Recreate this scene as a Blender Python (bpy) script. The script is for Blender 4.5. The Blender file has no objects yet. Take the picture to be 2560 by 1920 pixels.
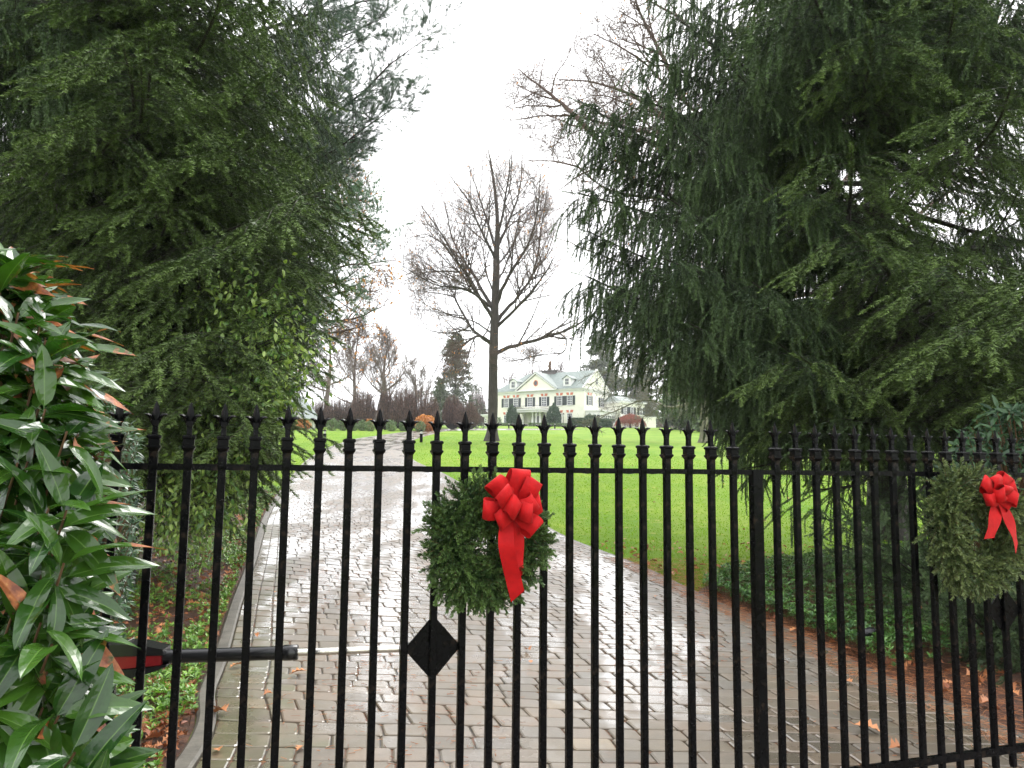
import bpy, math, random
import numpy as np
from mathutils import Matrix, Vector
R_ = math.radians
rs = np.random.RandomState
scene = bpy.context.scene
COL = scene.collection

# ------------------------------------------------------------------ camera
EYE = 1.60; F = 1924.0; PITCH = 0.105534; ROLL = 0.011419
R0 = np.array([1., 0, 0]); D0 = np.array([0, math.sin(PITCH), -math.cos(PITCH)]); FW = np.array([0, math.cos(PITCH), math.sin(PITCH)])
CR = math.cos(ROLL)*R0 - math.sin(ROLL)*D0
CD = math.sin(ROLL)*R0 + math.cos(ROLL)*D0
CAM = np.array([0, 0, EYE])
cd = bpy.data.cameras.new('camera'); cam = bpy.data.objects.new('camera', cd); COL.objects.link(cam)
cd.sensor_width = 36; cd.sensor_fit = 'HORIZONTAL'; cd.lens = 36*F/2560; cd.clip_start = .05; cd.clip_end = 3000
m = Matrix.Identity(4)
for i in range(3):
    m[i][0] = CR[i]; m[i][1] = -CD[i]; m[i][2] = -FW[i]; m[i][3] = CAM[i]
cam.matrix_world = m
scene.camera = cam

def ray(px, py):
    d = FW + CR*(px-1280)/F + CD*(py-960)/F
    return d
def at(px, py, Y):
    d = ray(px, py); return CAM + d*(Y/d[1])
def project(P):
    P = np.asarray(P, float) - CAM
    z = P@FW
    return 1280+F*(P@CR)/z, 960+F*(P@CD)/z
SL = .0655
def gz(x, y):
    y = np.asarray(y, float)
    a = np.where(y < 4, 0, np.where(y < 10, SL*(y-4)**2/12, SL*(y-7)))
    c = SL*(140-7) + 0*y
    t = np.clip((y-140)/14, 0, 1)
    top = c + SL*14*(t - t*t/2)
    return np.where(y < 140, a, top)
def ground(px, py):
    d = ray(px, py); t = 1.0
    while t < 400:
        p = CAM + d*t
        if p[2] <= gz(p[0], p[1]): break
        t *= 1.002
    p[2] = gz(p[0], p[1]); return p

# ------------------------------------------------------------------ mesh building
def nrm(v): return v/np.maximum(np.linalg.norm(v, axis=-1, keepdims=True), 1e-9)
class G:
    def __init__(s): s.V = []; s.F = []; s.M = []; s.T = []; s.U = []; s.W = []; s.n = 0; s.S = []
    def add(s, V, Fc, mat=0, tone=0., u=0., w=0., smooth=False):
        V = np.asarray(V, float).reshape(-1, 3); Fc = np.asarray(Fc, int); k = len(V)
        s.V.append(V); s.F.append(Fc+s.n)
        s.M.append(np.broadcast_to(np.asarray(mat, int), (len(Fc),)))
        s.S.append(np.full(len(Fc), smooth))
        for L, a in ((s.T, tone), (s.U, u), (s.W, w)): L.append(np.broadcast_to(np.asarray(a, float), (k,)))
        s.n += k; return s
    def inst(s, T, Rm, P, tone=None, sc=None):
        """T=(V,F,mat,tone,u,w); Rm (k,3,3) columns = axes; P (k,3)"""
        V, Fc, mt, tn, u, w = T; k = len(P); nv = len(V)
        if k == 0: return
        if sc is None: sc = np.ones(k)
        sc = np.asarray(sc); 
        VV = (V[None]*sc[:, None, None]) if sc.ndim == 1 else V[None]*sc[:, None, :]
        VV = np.einsum('kij,kvj->kvi', Rm, VV)+P[:, None]
        FF = Fc[None]+(np.arange(k)*nv)[:, None, None]
        tt = np.tile(tn, k) if tone is None else (tn[None]+np.asarray(tone)[:, None]).ravel()
        s.add(VV.reshape(-1, 3), FF.reshape(-1, Fc.shape[1]), np.tile(mt, k), tt, np.tile(u, k), np.tile(w, k))
    def template(s):
        s.flat(); return (s.v, s.f3, s.m3, s.t, s.u, s.w)
    def flat(s):
        s.v = np.concatenate(s.V); s.t = np.concatenate(s.T); s.u = np.concatenate(s.U); s.w = np.concatenate(s.W)
        f = []; mm = []
        for a, b in zip(s.F, s.M):
            if a.shape[1] == 4:
                f.append(a[:, [0, 1, 2]]); f.append(a[:, [0, 2, 3]]); mm += [b, b]
            else: f.append(a); mm.append(b)
        s.f3 = np.concatenate(f); s.m3 = np.concatenate(mm)
    def mesh(s, name, mats):
        V = np.concatenate(s.V); me = bpy.data.meshes.new(name)
        loops = np.concatenate([f.ravel() for f in s.F]); tot = np.concatenate([np.full(len(f), f.shape[1]) for f in s.F])
        st = np.concatenate([[0], np.cumsum(tot)[:-1]])
        me.vertices.add(len(V)); me.vertices.foreach_set('co', V.astype(np.float32).ravel())
        me.loops.add(len(loops)); me.loops.foreach_set('vertex_index', loops.astype(np.int32))
        me.polygons.add(len(tot)); me.polygons.foreach_set('loop_start', st.astype(np.int32)); me.polygons.foreach_set('loop_total', tot.astype(np.int32))
        me.polygons.foreach_set('material_index', np.concatenate(s.M).astype(np.int32))
        me.polygons.foreach_set('use_smooth', np.concatenate(s.S))
        me.update(calc_edges=True)
        for nm, L in (('tone', s.T), ('lu', s.U), ('lw', s.W)):
            a = me.attributes.new(nm, 'FLOAT', 'POINT'); a.data.foreach_set('value', np.concatenate(L).astype(np.float32))
        for mt in (mats if isinstance(mats, (list, tuple)) else [mats]): me.materials.append(mt)
        return me
    def build(s, name, mats, parent=None, **k):
        o = bpy.data.objects.new(name, s.mesh(name, mats)); COL.objects.link(o)
        if parent is not None: o.parent = parent
        if k: tag(o, **k)
        return o
def tag(o, label=None, cat=None, group=None, kind=None):
    if label: o['label'] = label
    if cat: o['category'] = cat
    if group: o['group'] = group
    if kind: o['kind'] = kind
    return o
def empty(name, loc, label, cat, group=None, rz=0):
    o = bpy.data.objects.new(name, None); COL.objects.link(o); o.location = Vector([float(a) for a in loc]); o.rotation_euler = (0, 0, rz)
    o.empty_display_size = .2
    return tag(o, label, cat, group)
def copy_tree(o, parent=None):
    c = o.copy(); COL.objects.link(c)
    if parent is not None: c.parent = parent
    for ch in list(o.children): copy_tree(ch, c)
    return c
BOXF = [[0, 3, 2, 1], [4, 5, 6, 7], [0, 1, 5, 4], [1, 2, 6, 5], [2, 3, 7, 6], [3, 0, 4, 7]]
def box(g, a, b, mat=0, tone=0.):
    x0, y0, z0 = a; x1, y1, z1 = b
    g.add([(x0, y0, z0), (x1, y0, z0), (x1, y1, z0), (x0, y1, z0), (x0, y0, z1), (x1, y0, z1), (x1, y1, z1), (x0, y1, z1)], BOXF, mat, tone)
    return g
def loft(g, rings, mat=0, cap=True, tone=0., smooth=False):
    """rings: list of (n,3) arrays"""
    n = len(rings[0]); V = np.concatenate(rings); q = []
    for i in range(len(rings)-1):
        for j in range(n):
            k = (j+1) % n; q.append([i*n+j, i*n+k, (i+1)*n+k, (i+1)*n+j])
    g.add(V, q, mat, tone, smooth=smooth)
    if cap:
        for i, r in ((0, rings[0]), (1, rings[-1])):
            c = r.mean(0); g.add(np.vstack([r, c]), [[j, (j+1) % n, n] if i else [(j+1) % n, j, n] for j in range(n)], mat, tone)
def tubes(g, P, Rd, sides=4, mat=0, tone=0.):
    """P (k,n,3), Rd (k,n)"""
    P = np.asarray(P, float); Rd = np.asarray(Rd, float)
    if P.ndim == 2: P = P[None]; Rd = Rd[None]
    k, n, _ = P.shape
    if k == 0: return
    T = nrm(np.gradient(P, axis=1)); ref = np.array([.31, .17, .1])+np.array([[0, 0, .93]])*0
    ref = np.where(np.abs(T[..., :1]) > .8, np.array([.1, .9, .3]), np.array([.93, .15, .2]))
    N = nrm(np.cross(T, ref)); B = np.cross(T, N)
    a = np.arange(sides)*2*math.pi/sides
    V = P[:, :, None]+Rd[:, :, None, None]*(np.cos(a)[None, None, :, None]*N[:, :, None]+np.sin(a)[None, None, :, None]*B[:, :, None])
    i = np.arange(n-1)[:, None]; j = np.arange(sides)[None]; j2 = (j+1) % sides
    q = np.stack([i*sides+j, i*sides+j2, (i+1)*sides+j2, (i+1)*sides+j], -1).reshape(-1, 4)
    FF = (q[None]+(np.arange(k)*n*sides)[:, None, None]).reshape(-1, 4)
    g.add(V.reshape(-1, 3), FF, mat, tone, smooth=True)
def curve(pts, n):
    """resample poly with catmull-rom"""
    p = np.asarray(pts, float); p = np.vstack([2*p[0]-p[1], p, 2*p[-1]-p[-2]]); m_ = len(p)-3
    t = np.linspace(0, m_-1e-6, n); i = t.astype(int); f = (t-i)[:, None]
    a, b, c, d = p[i], p[i+1], p[i+2], p[i+3]
    return .5*((2*b)+(-a+c)*f+(2*a-5*b+4*c-d)*f*f+(-a+3*b-3*c+d)*f**3)
def frames(d, up=(0, 0, 1), roll=None):
    d = nrm(np.asarray(d, float)); up = np.broadcast_to(np.asarray(up, float), d.shape)
    y = np.cross(up, d); bad = np.linalg.norm(y, axis=-1) < 1e-3
    y = np.where(bad[..., None], np.array([0, 1., 0]), y); y = nrm(y); z = np.cross(d, y)
    if roll is not None:
        c, s_ = np.cos(roll)[..., None], np.sin(roll)[..., None]; y, z = c*y+s_*z, -s_*y+c*z
    return np.stack([d, y, z], -1)
def spawn(P, Rd, m_, t0, t1, ang, L, r, trop=0., n=5, wig=.12, rf=.6, rend=.3, taper=.6, rmin=.004, angv=.2):
    k, n0, _ = P.shape
    t = t0+(t1-t0)*(np.arange(m_)[None]+r.rand(k, m_))/m_
    x = t*(n0-1); i = np.minimum(x.astype(int), n0-2); f = (x-i)[..., None]; kk = np.arange(k)[:, None]
    pos = P[kk, i]*(1-f)+P[kk, i+1]*f; tan = nrm(P[kk, i+1]-P[kk, i]); rad = Rd[kk, i]*(1-f[..., 0])+Rd[kk, i+1]*f[..., 0]
    pos = pos.reshape(-1, 3); tan = tan.reshape(-1, 3); rad = rad.ravel(); tt = t.ravel()
    pr = nrm(np.cross(tan, r.randn(len(tan), 3))); a = (ang+angv*r.randn(len(tan)))[:, None]
    d = nrm(np.cos(a)*tan+np.sin(a)*pr+np.array([0, 0, trop]))
    ln = (np.asarray(L) if np.ndim(L) == 0 else np.repeat(L, m_))*(1-taper*tt)*(.65+.6*r.rand(len(tan)))
    c = r.randn(len(tan), n-1, 3)*wig; c = np.cumsum(c, 1)
    dd = nrm(d[:, None]+c+np.array([0, 0, trop])*np.linspace(0, 1, n-1)[None, :, None])
    Q = np.concatenate([pos[:, None], pos[:, None]+np.cumsum(dd*(ln/(n-1))[:, None, None], 1)], 1)
    r0 = np.maximum(rad*rf, rmin)
    RR = np.maximum(r0[:, None]*np.linspace(1, rend, n)[None], rmin*.6)
    return Q, RR, ln

# ------------------------------------------------------------------ materials
def newmat(name):
    mt = bpy.data.materials.new(name); mt.use_nodes = True; nt = mt.node_tree
    b = nt.nodes['Principled BSDF']; return mt, nt, b
def N(nt, t, **k):
    n = nt.nodes.new(t)
    for a, v in k.items():
        if a.startswith('i_'): n.inputs[int(a[2:]) if a[2:].isdigit() else a[2:].replace('_', ' ')].default_value = v
        else: setattr(n, a, v)
    return n
def attr(nt, nm): return N(nt, 'ShaderNodeAttribute', attribute_name=nm).outputs['Fac']
def mixc(nt, f, a, b, mode='MIX'):
    n = N(nt, 'ShaderNodeMix', data_type='RGBA', blend_type=mode)
    for s_, v in ((n.inputs[0], f), (n.inputs[6], a), (n.inputs[7], b)):
        if hasattr(v, 'links'): nt.links.new(v, s_)
        elif np.ndim(v) == 0: s_.default_value = v
        else: s_.default_value = (*v[:3], 1)
    return n.outputs[2]
def math_(nt, op, a, b=None, c=None, clamp=False):
    n = N(nt, 'ShaderNodeMath', operation=op, use_clamp=clamp)
    for i, v in enumerate((a, b, c)):
        if v is None: continue
        if hasattr(v, 'links'): nt.links.new(v, n.inputs[i])
        else: n.inputs[i].default_value = v
    return n.outputs[0]
def noise(nt, scale, detail=4, rough=.55, vec=None, sc=None, dist=0., coord='Object'):
    n = N(nt, 'ShaderNodeTexNoise'); n.inputs['Scale'].default_value = scale; n.inputs['Detail'].default_value = detail
    n.inputs['Roughness'].default_value = rough; n.inputs['Distortion'].default_value = dist
    if vec is None: vec = N(nt, 'ShaderNodeTexCoord').outputs[coord]
    if sc is not None:
        mp = N(nt, 'ShaderNodeMapping'); mp.inputs['Scale'].default_value = sc; nt.links.new(vec, mp.inputs[0]); vec = mp.outputs[0]
    nt.links.new(vec, n.inputs['Vector']); return n.outputs[0]
def ramp(nt, f, stops):
    n = N(nt, 'ShaderNodeValToRGB'); cr = n.color_ramp
    while len(cr.elements) < len(stops): cr.elements.new(.5)
    for e, (p, c) in zip(cr.elements, stops):
        e.position = p; e.color = (*c, 1) if np.ndim(c) else (c, c, c, 1)
    nt.links.new(f, n.inputs[0]); return n.outputs[0]
def bump(nt, b, h, s_=.3, d=.02):
    n = N(nt, 'ShaderNodeBump'); n.inputs['Strength'].default_value = s_; n.inputs['Distance'].default_value = d
    nt.links.new(h, n.inputs['Height']); nt.links.new(n.outputs[0], b.inputs['Normal'])
def foliage(name, c1, c2, rough=.45, spec=.5, transl=0., var=.3, vs=3.):
    mt, nt, b = newmat(name)
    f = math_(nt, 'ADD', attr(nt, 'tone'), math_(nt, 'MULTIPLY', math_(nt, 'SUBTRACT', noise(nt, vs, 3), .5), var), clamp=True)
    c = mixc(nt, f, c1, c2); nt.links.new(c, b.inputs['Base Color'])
    b.inputs['Roughness'].default_value = rough; b.inputs['Specular IOR Level'].default_value = spec
    if transl:
        t = N(nt, 'ShaderNodeBsdfTranslucent'); nt.links.new(mixc(nt, 1., c, (1.3, 1.5, .6), 'MULTIPLY'), t.inputs[0])
        mx = N(nt, 'ShaderNodeMixShader'); mx.inputs[0].default_value = transl
        nt.links.new(b.outputs[0], mx.inputs[1]); nt.links.new(t.outputs[0], mx.inputs[2])
        nt.links.new(mx.outputs[0], nt.nodes['Material Output'].inputs[0])
    return mt
def plain(name, c, rough=.6, spec=.5, metal=0., nz=None, ns=8., bmp=0., bs=30., bd=.01, scl=None):
    mt, nt, b = newmat(name)
    b.inputs['Roughness'].default_value = rough; b.inputs['Specular IOR Level'].default_value = spec; b.inputs['Metallic'].default_value = metal
    if nz is not None: nt.links.new(mixc(nt, ramp(nt, noise(nt, ns, 5, sc=scl), [(.3, 0.), (.7, 1.)]), c, nz), b.inputs['Base Color'])
    else: b.inputs['Base Color'].default_value = (*c, 1)
    if bmp: bump(nt, b, noise(nt, bs, 4, sc=scl), bmp, bd)
    return mt
M = {}
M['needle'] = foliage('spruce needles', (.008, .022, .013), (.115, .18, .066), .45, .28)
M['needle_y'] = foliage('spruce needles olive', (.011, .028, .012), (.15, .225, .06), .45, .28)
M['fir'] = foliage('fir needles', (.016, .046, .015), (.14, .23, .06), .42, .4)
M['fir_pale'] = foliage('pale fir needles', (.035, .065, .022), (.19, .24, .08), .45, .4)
M['pine'] = foliage('pine needles', (.04, .085, .055), (.10, .16, .09), .4, .5)
M['pine_pale'] = foliage('pale pine needles', (.07, .15, .085), (.16, .27, .14), .45, .5)
M['cedar'] = foliage('conifer foliage', (.06, .075, .052), (.15, .17, .115), .6, .3)
M['farever'] = foliage('evergreen hedge foliage', (.035, .07, .03), (.14, .20, .07), .6, .3)
M['leaf'] = foliage('green leaves', (.07, .16, .035), (.32, .42, .10), .3, .6, .25)
M['box'] = foliage('boxwood leaves', (.05, .10, .03), (.16, .24, .08), .5, .4)
M['ever'] = foliage('dark clipped evergreen', (.012, .04, .02), (.06, .12, .05), .5, .4)
M['cover'] = foliage('ground cover leaves', (.06, .16, .025), (.27, .46, .08), .28, .6, .2)
M['cover_d'] = foliage('dark ground cover leaves', (.03, .10, .02), (.16, .32, .07), .28, .6, .15)
M['holly'] = foliage('small glossy leaves', (.008, .03, .012), (.05, .11, .04), .36, .4, .1)
M['orange'] = foliage('orange autumn leaves', (.40, .13, .04), (.62, .28, .10), .6, .3, .2)
M['dead'] = foliage('fallen brown leaves', (.20, .055, .02), (.66, .29, .12), .45, .4)
M['purple'] = foliage('purple bare twigs', (.16, .09, .07), (.32, .19, .15), .7, .2)
M['redtwig'] = foliage('red weeping twigs', (.25, .06, .035), (.42, .15, .10), .7, .2)
M['grass'] = foliage('grass blades', (.12, .235, .014), (.22, .32, .03), .7, .15, .55)
M['bark'] = plain('dark wet bark', (.018, .014, .011), .6, .35, nz=(.04, .032, .026), ns=12, bmp=.5, bs=40, scl=(1, 1, .25))
M['bark_g'] = plain('grey brown bark', (.03, .025, .021), .75, .3, nz=(.065, .054, .045), ns=6, bmp=.6, bs=14, bd=.05, scl=(1, 1, .3))
M['bark_p'] = plain('pinkish twigs', (.09, .058, .048), .8, .2, nz=(.14, .10, .085), ns=4)
M['bark_t'] = plain('tan grey bark', (.13, .10, .08), .8, .2, nz=(.20, .16, .13), ns=3)
M['bark_l'] = plain('lichen bark', (.10, .10, .07), .8, .2, nz=(.2, .19, .13), ns=5)
M['twig'] = plain('brown twig', (.12, .065, .035), .6, .3)
# gate iron: black gloss paint, wet, chipped
mt, nt, b = newmat('black wet gate paint'); M['iron'] = mt
nt.links.new(mixc(nt, ramp(nt, noise(nt, 22, 6), [(.60, 0.), (.72, 1.)]), (.002, .002, .0024), (.026, .018, .013)), b.inputs['Base Color'])
nt.links.new(ramp(nt, noise(nt, 30, 4), [(.3, .16), (.7, .42)]), b.inputs['Roughness'])
b.inputs['Specular IOR Level'].default_value = .09
bump(nt, b, noise(nt, 55, 5), .35, .004)
M['velvet'] = mt = plain('red velvet ribbon', (.50, .005, .007), .7, .2, nz=(.36, .003, .005), ns=30, bmp=.5, bs=90, bd=.003)
mt.node_tree.nodes['Principled BSDF'].inputs['Sheen Weight'].default_value = .12
mt.node_tree.nodes['Principled BSDF'].inputs['Sheen Tint'].default_value = (1, .2, .15, 1)
M['blackpl'] = plain('black plastic', (.012, .012, .013), .25, .5, bmp=.1, bs=80, bd=.002)
M['redpl'] = plain('dark red cover', (.22, .006, .01), .3, .5, nz=(.15, .006, .01), ns=10)
M['chrome'] = plain('silver rod', (.75, .72, .68), .22, .5, .9, nz=(.6, .56, .5), ns=14, bmp=.1, bs=60)
M['white'] = plain('white painted trim', (.76, .76, .74), .55, .3, nz=(.70, .70, .68), ns=1.5)
M['cream'] = plain('cream stucco', (.80, .79, .69), .85, .2, nz=(.72, .71, .60), ns=.7, bmp=.1, bs=4)
M['slate'] = plain('grey green slate roof', (.15, .185, .17), .6, .3, nz=(.23, .265, .245), ns=2.2, bmp=.4, bs=5, bd=.05, scl=(1, 1, 2.5))
M['brick'] = plain('red brick lintel', (.60, .21, .13), .85, .2, nz=(.50, .15, .09), ns=5)
M['glass'] = plain('dark window glass', (.05, .06, .07), .08, .8)
M['shutter'] = plain('black green shutter', (.02, .03, .03), .5, .4)
M['copper'] = plain('dark chimney', (.08, .075, .07), .7, .3, nz=(.14, .12, .11), ns=3)
M['lamp'] = plain('frosted lamp glass', (.6, .6, .58), .3, .5)
M['kerb'] = plain('wet concrete kerb', (.11, .10, .085), .5, .4, nz=(.19, .175, .145), ns=9, bmp=.5, bs=40, bd=.006)
# lawn
mt, nt, b = newmat('wet lawn'); M['lawn'] = mt
n1 = noise(nt, .35, 5, .6, sc=(1, .55, 1)); n2 = noise(nt, 16, 6, .7, sc=(1, .5, 1)); n3 = noise(nt, 1.7, 4)
c = mixc(nt, ramp(nt, n1, [(.35, 0.), (.68, 1.)]), (.11, .225, .012), (.225, .31, .032))
c = mixc(nt, ramp(nt, n2, [(.35, 0.), (.7, 1.)]), mixc(nt, .4, c, (.06, .15, .008)), c)
c = mixc(nt, ramp(nt, n3, [(.55, 0.), (.75, .5)]), c, (.26, .35, .03))
c = mixc(nt, ramp(nt, noise(nt, 2.6, 2), [(.62, 0.), (.72, .75)]), c, (.30, .30, .07))
nt.links.new(c, b.inputs['Base Color']); b.inputs['Roughness'].default_value = .85; b.inputs['Specular IOR Level'].default_value = .12
bump(nt, b, n2, .6, .03)
# soil bed
mt, nt, b = newmat('brown leaf mulch'); M['mulch'] = mt
n1 = noise(nt, 24, 8, .7); n2 = noise(nt, 3, 4)
c = ramp(nt, n1, [(.3, (.02, .010, .006)), (.5, (.085, .032, .016)), (.62, (.20, .075, .032)), (.75, (.10, .05, .03))])
c = mixc(nt, ramp(nt, n2, [(.4, 0.), (.7, .5)]), c, (.035, .022, .012)); nt.links.new(c, b.inputs['Base Color'])
b.inputs['Roughness'].default_value = .55; bump(nt, b, n1, 1., .03)
# pavers
mt, nt, b = newmat('wet clay and stone pavers'); M['paver'] = mt
tn = attr(nt, 'tone'); n1 = noise(nt, 9, 6, .65); n2 = noise(nt, 70, 3, .7)
c = ramp(nt, tn, [(0., (.125, .105, .083)), (.3, (.205, .165, .118)), (.55, (.24, .182, .132)), (.8, (.18, .158, .13)), (1., (.31, .24, .16))])
c = mixc(nt, ramp(nt, n1, [(.3, .45), (.65, 0.)]), c, (.10, .088, .07))
c = mixc(nt, ramp(nt, n2, [(.66, 0.), (.74, .6)]), c, (.45, .42, .36))
c = mixc(nt, ramp(nt, noise(nt, 1.3, 5, .7), [(.60, 0.), (.72, .4)]), c, (.26, .12, .05))
c = mixc(nt, math_(nt, 'MULTIPLY', attr(nt, 'lw'), ramp(nt, noise(nt, 5, 4), [(.3, 0.), (.6, .8)])), c, (.15, .145, .085))
nt.links.new(c, b.inputs['Base Color'])
pud = noise(nt, .8, 4, .5, sc=(1.6, .5, 1))
pud2 = math_(nt, 'ADD', pud, math_(nt, 'MULTIPLY', math_(nt, 'SUBTRACT', noise(nt, 7, 4, .6), .5), .22))
wet = ramp(nt, pud2, [(.46, 0.), (.54, 1.)])
b.inputs['Specular IOR Level'].default_value = .35
nt.links.new(math_(nt, 'MULTIPLY_ADD', wet, -.22, math_(nt, 'MULTIPLY_ADD', n1, .25, .34)), b.inputs['Roughness'])
b.inputs['Coat IOR'].default_value = 1.36
nt.links.new(math_(nt, 'MULTIPLY_ADD', wet, .65, .33), b.inputs['Coat Weight'])
nt.links.new(math_(nt, 'MULTIPLY_ADD', wet, -.17, .24), b.inputs['Coat Roughness'])
bn = N(nt, 'ShaderNodeBump'); bn.inputs['Distance'].default_value = .004
nt.links.new(math_(nt, 'MULTIPLY_ADD', wet, -.55, .7), bn.inputs['Strength']); nt.links.new(math_(nt, 'ADD', n1, math_(nt, 'MULTIPLY', n2, .4)), bn.inputs['Height'])
nt.links.new(bn.outputs[0], b.inputs['Normal'])
rip = N(nt, 'ShaderNodeBump'); rip.inputs['Distance'].default_value = .002; rip.inputs['Strength'].default_value = .5
nt.links.new(noise(nt, 14, 3, .5, sc=(1, 2.2, 1)), rip.inputs['Height']); nt.links.new(rip.outputs[0], b.inputs['Coat Normal'])
mt, nt, b = newmat('wet sand joints'); M['joint'] = mt
n1 = noise(nt, 30, 5, .7)
nt.links.new(ramp(nt, noise(nt, 4, 6, .7), [(.35, (.035, .028, .02)), (.5, (.07, .05, .03)), (.58, (.16, .06, .025)), (.68, (.06, .075, .02))]), b.inputs['Base Color'])
nt.links.new(ramp(nt, noise(nt, 1.1, 3), [(.42, .6), (.56, .2)]), b.inputs['Roughness']); bump(nt, b, n1, .5, .01)
# big leaf with brown patches
mt, nt, b = newmat('laurel leaf'); M['laurel'] = mt
lu = attr(nt, 'lu'); lw = attr(nt, 'lw'); tn = attr(nt, 'tone')
c = mixc(nt, math_(nt, 'FRACT', math_(nt, 'MULTIPLY', tn, 7.3)), (.009, .036, .005), (.048, .115, .012))
c = mixc(nt, ramp(nt, noise(nt, 45, 4), [(.4, 0.), (.7, .25)]), c, (.05, .13, .03))
rib = ramp(nt, lw, [(.02, .6), (.09, 0.)]); c = mixc(nt, rib, c, (.12, .22, .05))
br = math_(nt, 'ADD', math_(nt, 'MULTIPLY_ADD', math_(nt, 'POWER', tn, 3.), .72, math_(nt, 'MULTIPLY', lu, .55)), math_(nt, 'MULTIPLY', noise(nt, 22, 3), .7))
bf = ramp(nt, math_(nt, 'MULTIPLY', br, .5), [(.66, 0.), (.685, 1.)])
c2 = ramp(nt, noise(nt, 60, 4), [(.35, (.17, .045, .02)), (.6, (.40, .13, .04)), (.7, (.50, .25, .08))])
c = mixc(nt, bf, c, c2); nt.links.new(c, b.inputs['Base Color'])
nt.links.new(math_(nt, 'MULTIPLY_ADD', bf, .3, .2), b.inputs['Roughness']); b.inputs['Specular IOR Level'].default_value = .55
bump(nt, b, noise(nt, 90, 3), .15, .002)
t = N(nt, 'ShaderNodeBsdfTranslucent'); nt.links.new(mixc(nt, 1., c, (1.3, 1.6, .5), 'MULTIPLY'), t.inputs[0])
mx = N(nt, 'ShaderNodeMixShader'); mx.inputs[0].default_value = .16; nt.links.new(b.outputs[0], mx.inputs[1]); nt.links.new(t.outputs[0], mx.inputs[2])
nt.links.new(mx.outputs[0], nt.nodes['Material Output'].inputs[0])

# ------------------------------------------------------------------ world & light
w = bpy.data.worlds.new('World'); scene.world = w; w.use_nodes = True; nt = w.node_tree
bg = nt.nodes['Background']; sk = N(nt, 'ShaderNodeTexSky', sky_type='NISHITA'); sk.sun_disc = False
SUN_EL, SUN_AZ = R_(52), R_(25)
sk.sun_elevation = SUN_EL; sk.sun_rotation = SUN_AZ; sk.air_density = 1.; sk.dust_density = 6.; sk.ozone_density = 1.
hs = N(nt, 'ShaderNodeHueSaturation'); hs.inputs['Saturation'].default_value = .12; nt.links.new(sk.outputs[0], hs.inputs['Color'])
tc = N(nt, 'ShaderNodeTexCoord')
cl = noise(nt, 1.6, 4, .5, vec=tc.outputs['Generated'])
ovc = ramp(nt, cl, [(.3, (8.6, 8.8, 9.1)), (.7, (9.6, 9.65, 9.8))])
nt.links.new(mixc(nt, .8, hs.outputs[0], ovc), bg.inputs['Color']); bg.inputs['Strength'].default_value = .115
sd = bpy.data.lights.new('sun', 'SUN'); sd.energy = .8; sd.angle = R_(25); sd.color = (1, .97, .93)
so = bpy.data.objects.new('sun', sd); COL.objects.link(so)
sdir = Vector((math.sin(SUN_AZ)*math.cos(SUN_EL), math.cos(SUN_AZ)*math.cos(SUN_EL), math.sin(SUN_EL)))
so.rotation_euler = sdir.to_track_quat('Z', 'Y').to_euler(); so.location = (0, 0, 60)
vs = scene.view_settings; vs.view_transform = 'Standard'; vs.look = 'None'; vs.gamma = 1; vs.exposure = 1.48
scene.render.engine = 'CYCLES'
# ================================================================== GROUND
g = G()
xs = np.concatenate([np.linspace(-600, -60, 14), np.linspace(-50, 50, 51), np.linspace(60, 600, 14)])
ys = np.concatenate([np.linspace(-40, 0, 5), np.linspace(1, 30, 59), np.linspace(32, 170, 70), np.linspace(190, 1500, 20)])
X, Y = np.meshgrid(xs, ys); Z = gz(X, Y)
V = np.stack([X, Y, Z], -1).reshape(-1, 3); nx = len(xs)
i, j = np.meshgrid(np.arange(len(ys)-1), np.arange(nx-1), indexing='ij'); i = i.ravel(); j = j.ravel()
g.add(V, np.stack([i*nx+j, i*nx+j+1, (i+1)*nx+j+1, (i+1)*nx+j], -1), smooth=True)
g.build('lawn', M['lawn'], kind='structure')
Lpx = [(499, 1911), (539, 1738), (568, 1658), (608, 1505), (647, 1387), (675, 1290), (707, 1236), (740, 1190), (761, 1163), (788, 1141), (813, 1125), (853, 1110), (894, 1098), (948, 1090), (1011, 1081), (1070, 1075.5), (1130, 1072.5)]
Rpx = [(2700, 1925), (2467, 1810), (2163, 1680), (1968, 1581), (1801, 1517), (1607, 1423), (1498, 1380), (1402, 1341), (1270, 1268), (1143, 1206), (1100, 1182), (1034, 1153), (1011, 1127), (1011, 1114), (1030, 1101), (1090, 1084), (1152, 1076.5)]
Lw = [np.array([-1.2, -3, 0]), np.array([-1.35, 1, 0])]+[ground(*p) for p in Lpx]+[np.array([10., 118, 0])]
Rw = [np.array([4.6, -3, 0]), np.array([3.4, 1.2, 0])]+[ground(*p) for p in Rpx]+[np.array([10., 112, 0])]
Lc = curve(Lw, 600); Rc = curve(Rw, 600)
def resamp(c, n):
    s_ = np.concatenate([[0], np.cumsum(np.linalg.norm(np.diff(c[:, :2], axis=0), axis=1))])
    return s_
def byy(c, yq):   # x of the edge as a function of y (the edges run monotonically away)
    o = np.argsort(c[:, 1]); return np.interp(yq, c[o, 1], c[o, 0])
# centre line and half widths, sampled by arc length
def arcs(c, n):
    s_ = resamp(c, n); q = np.linspace(0, s_[-1], n); return np.stack([np.interp(q, s_, c[:, k]) for k in range(3)], -1)
NS = 900
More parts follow.
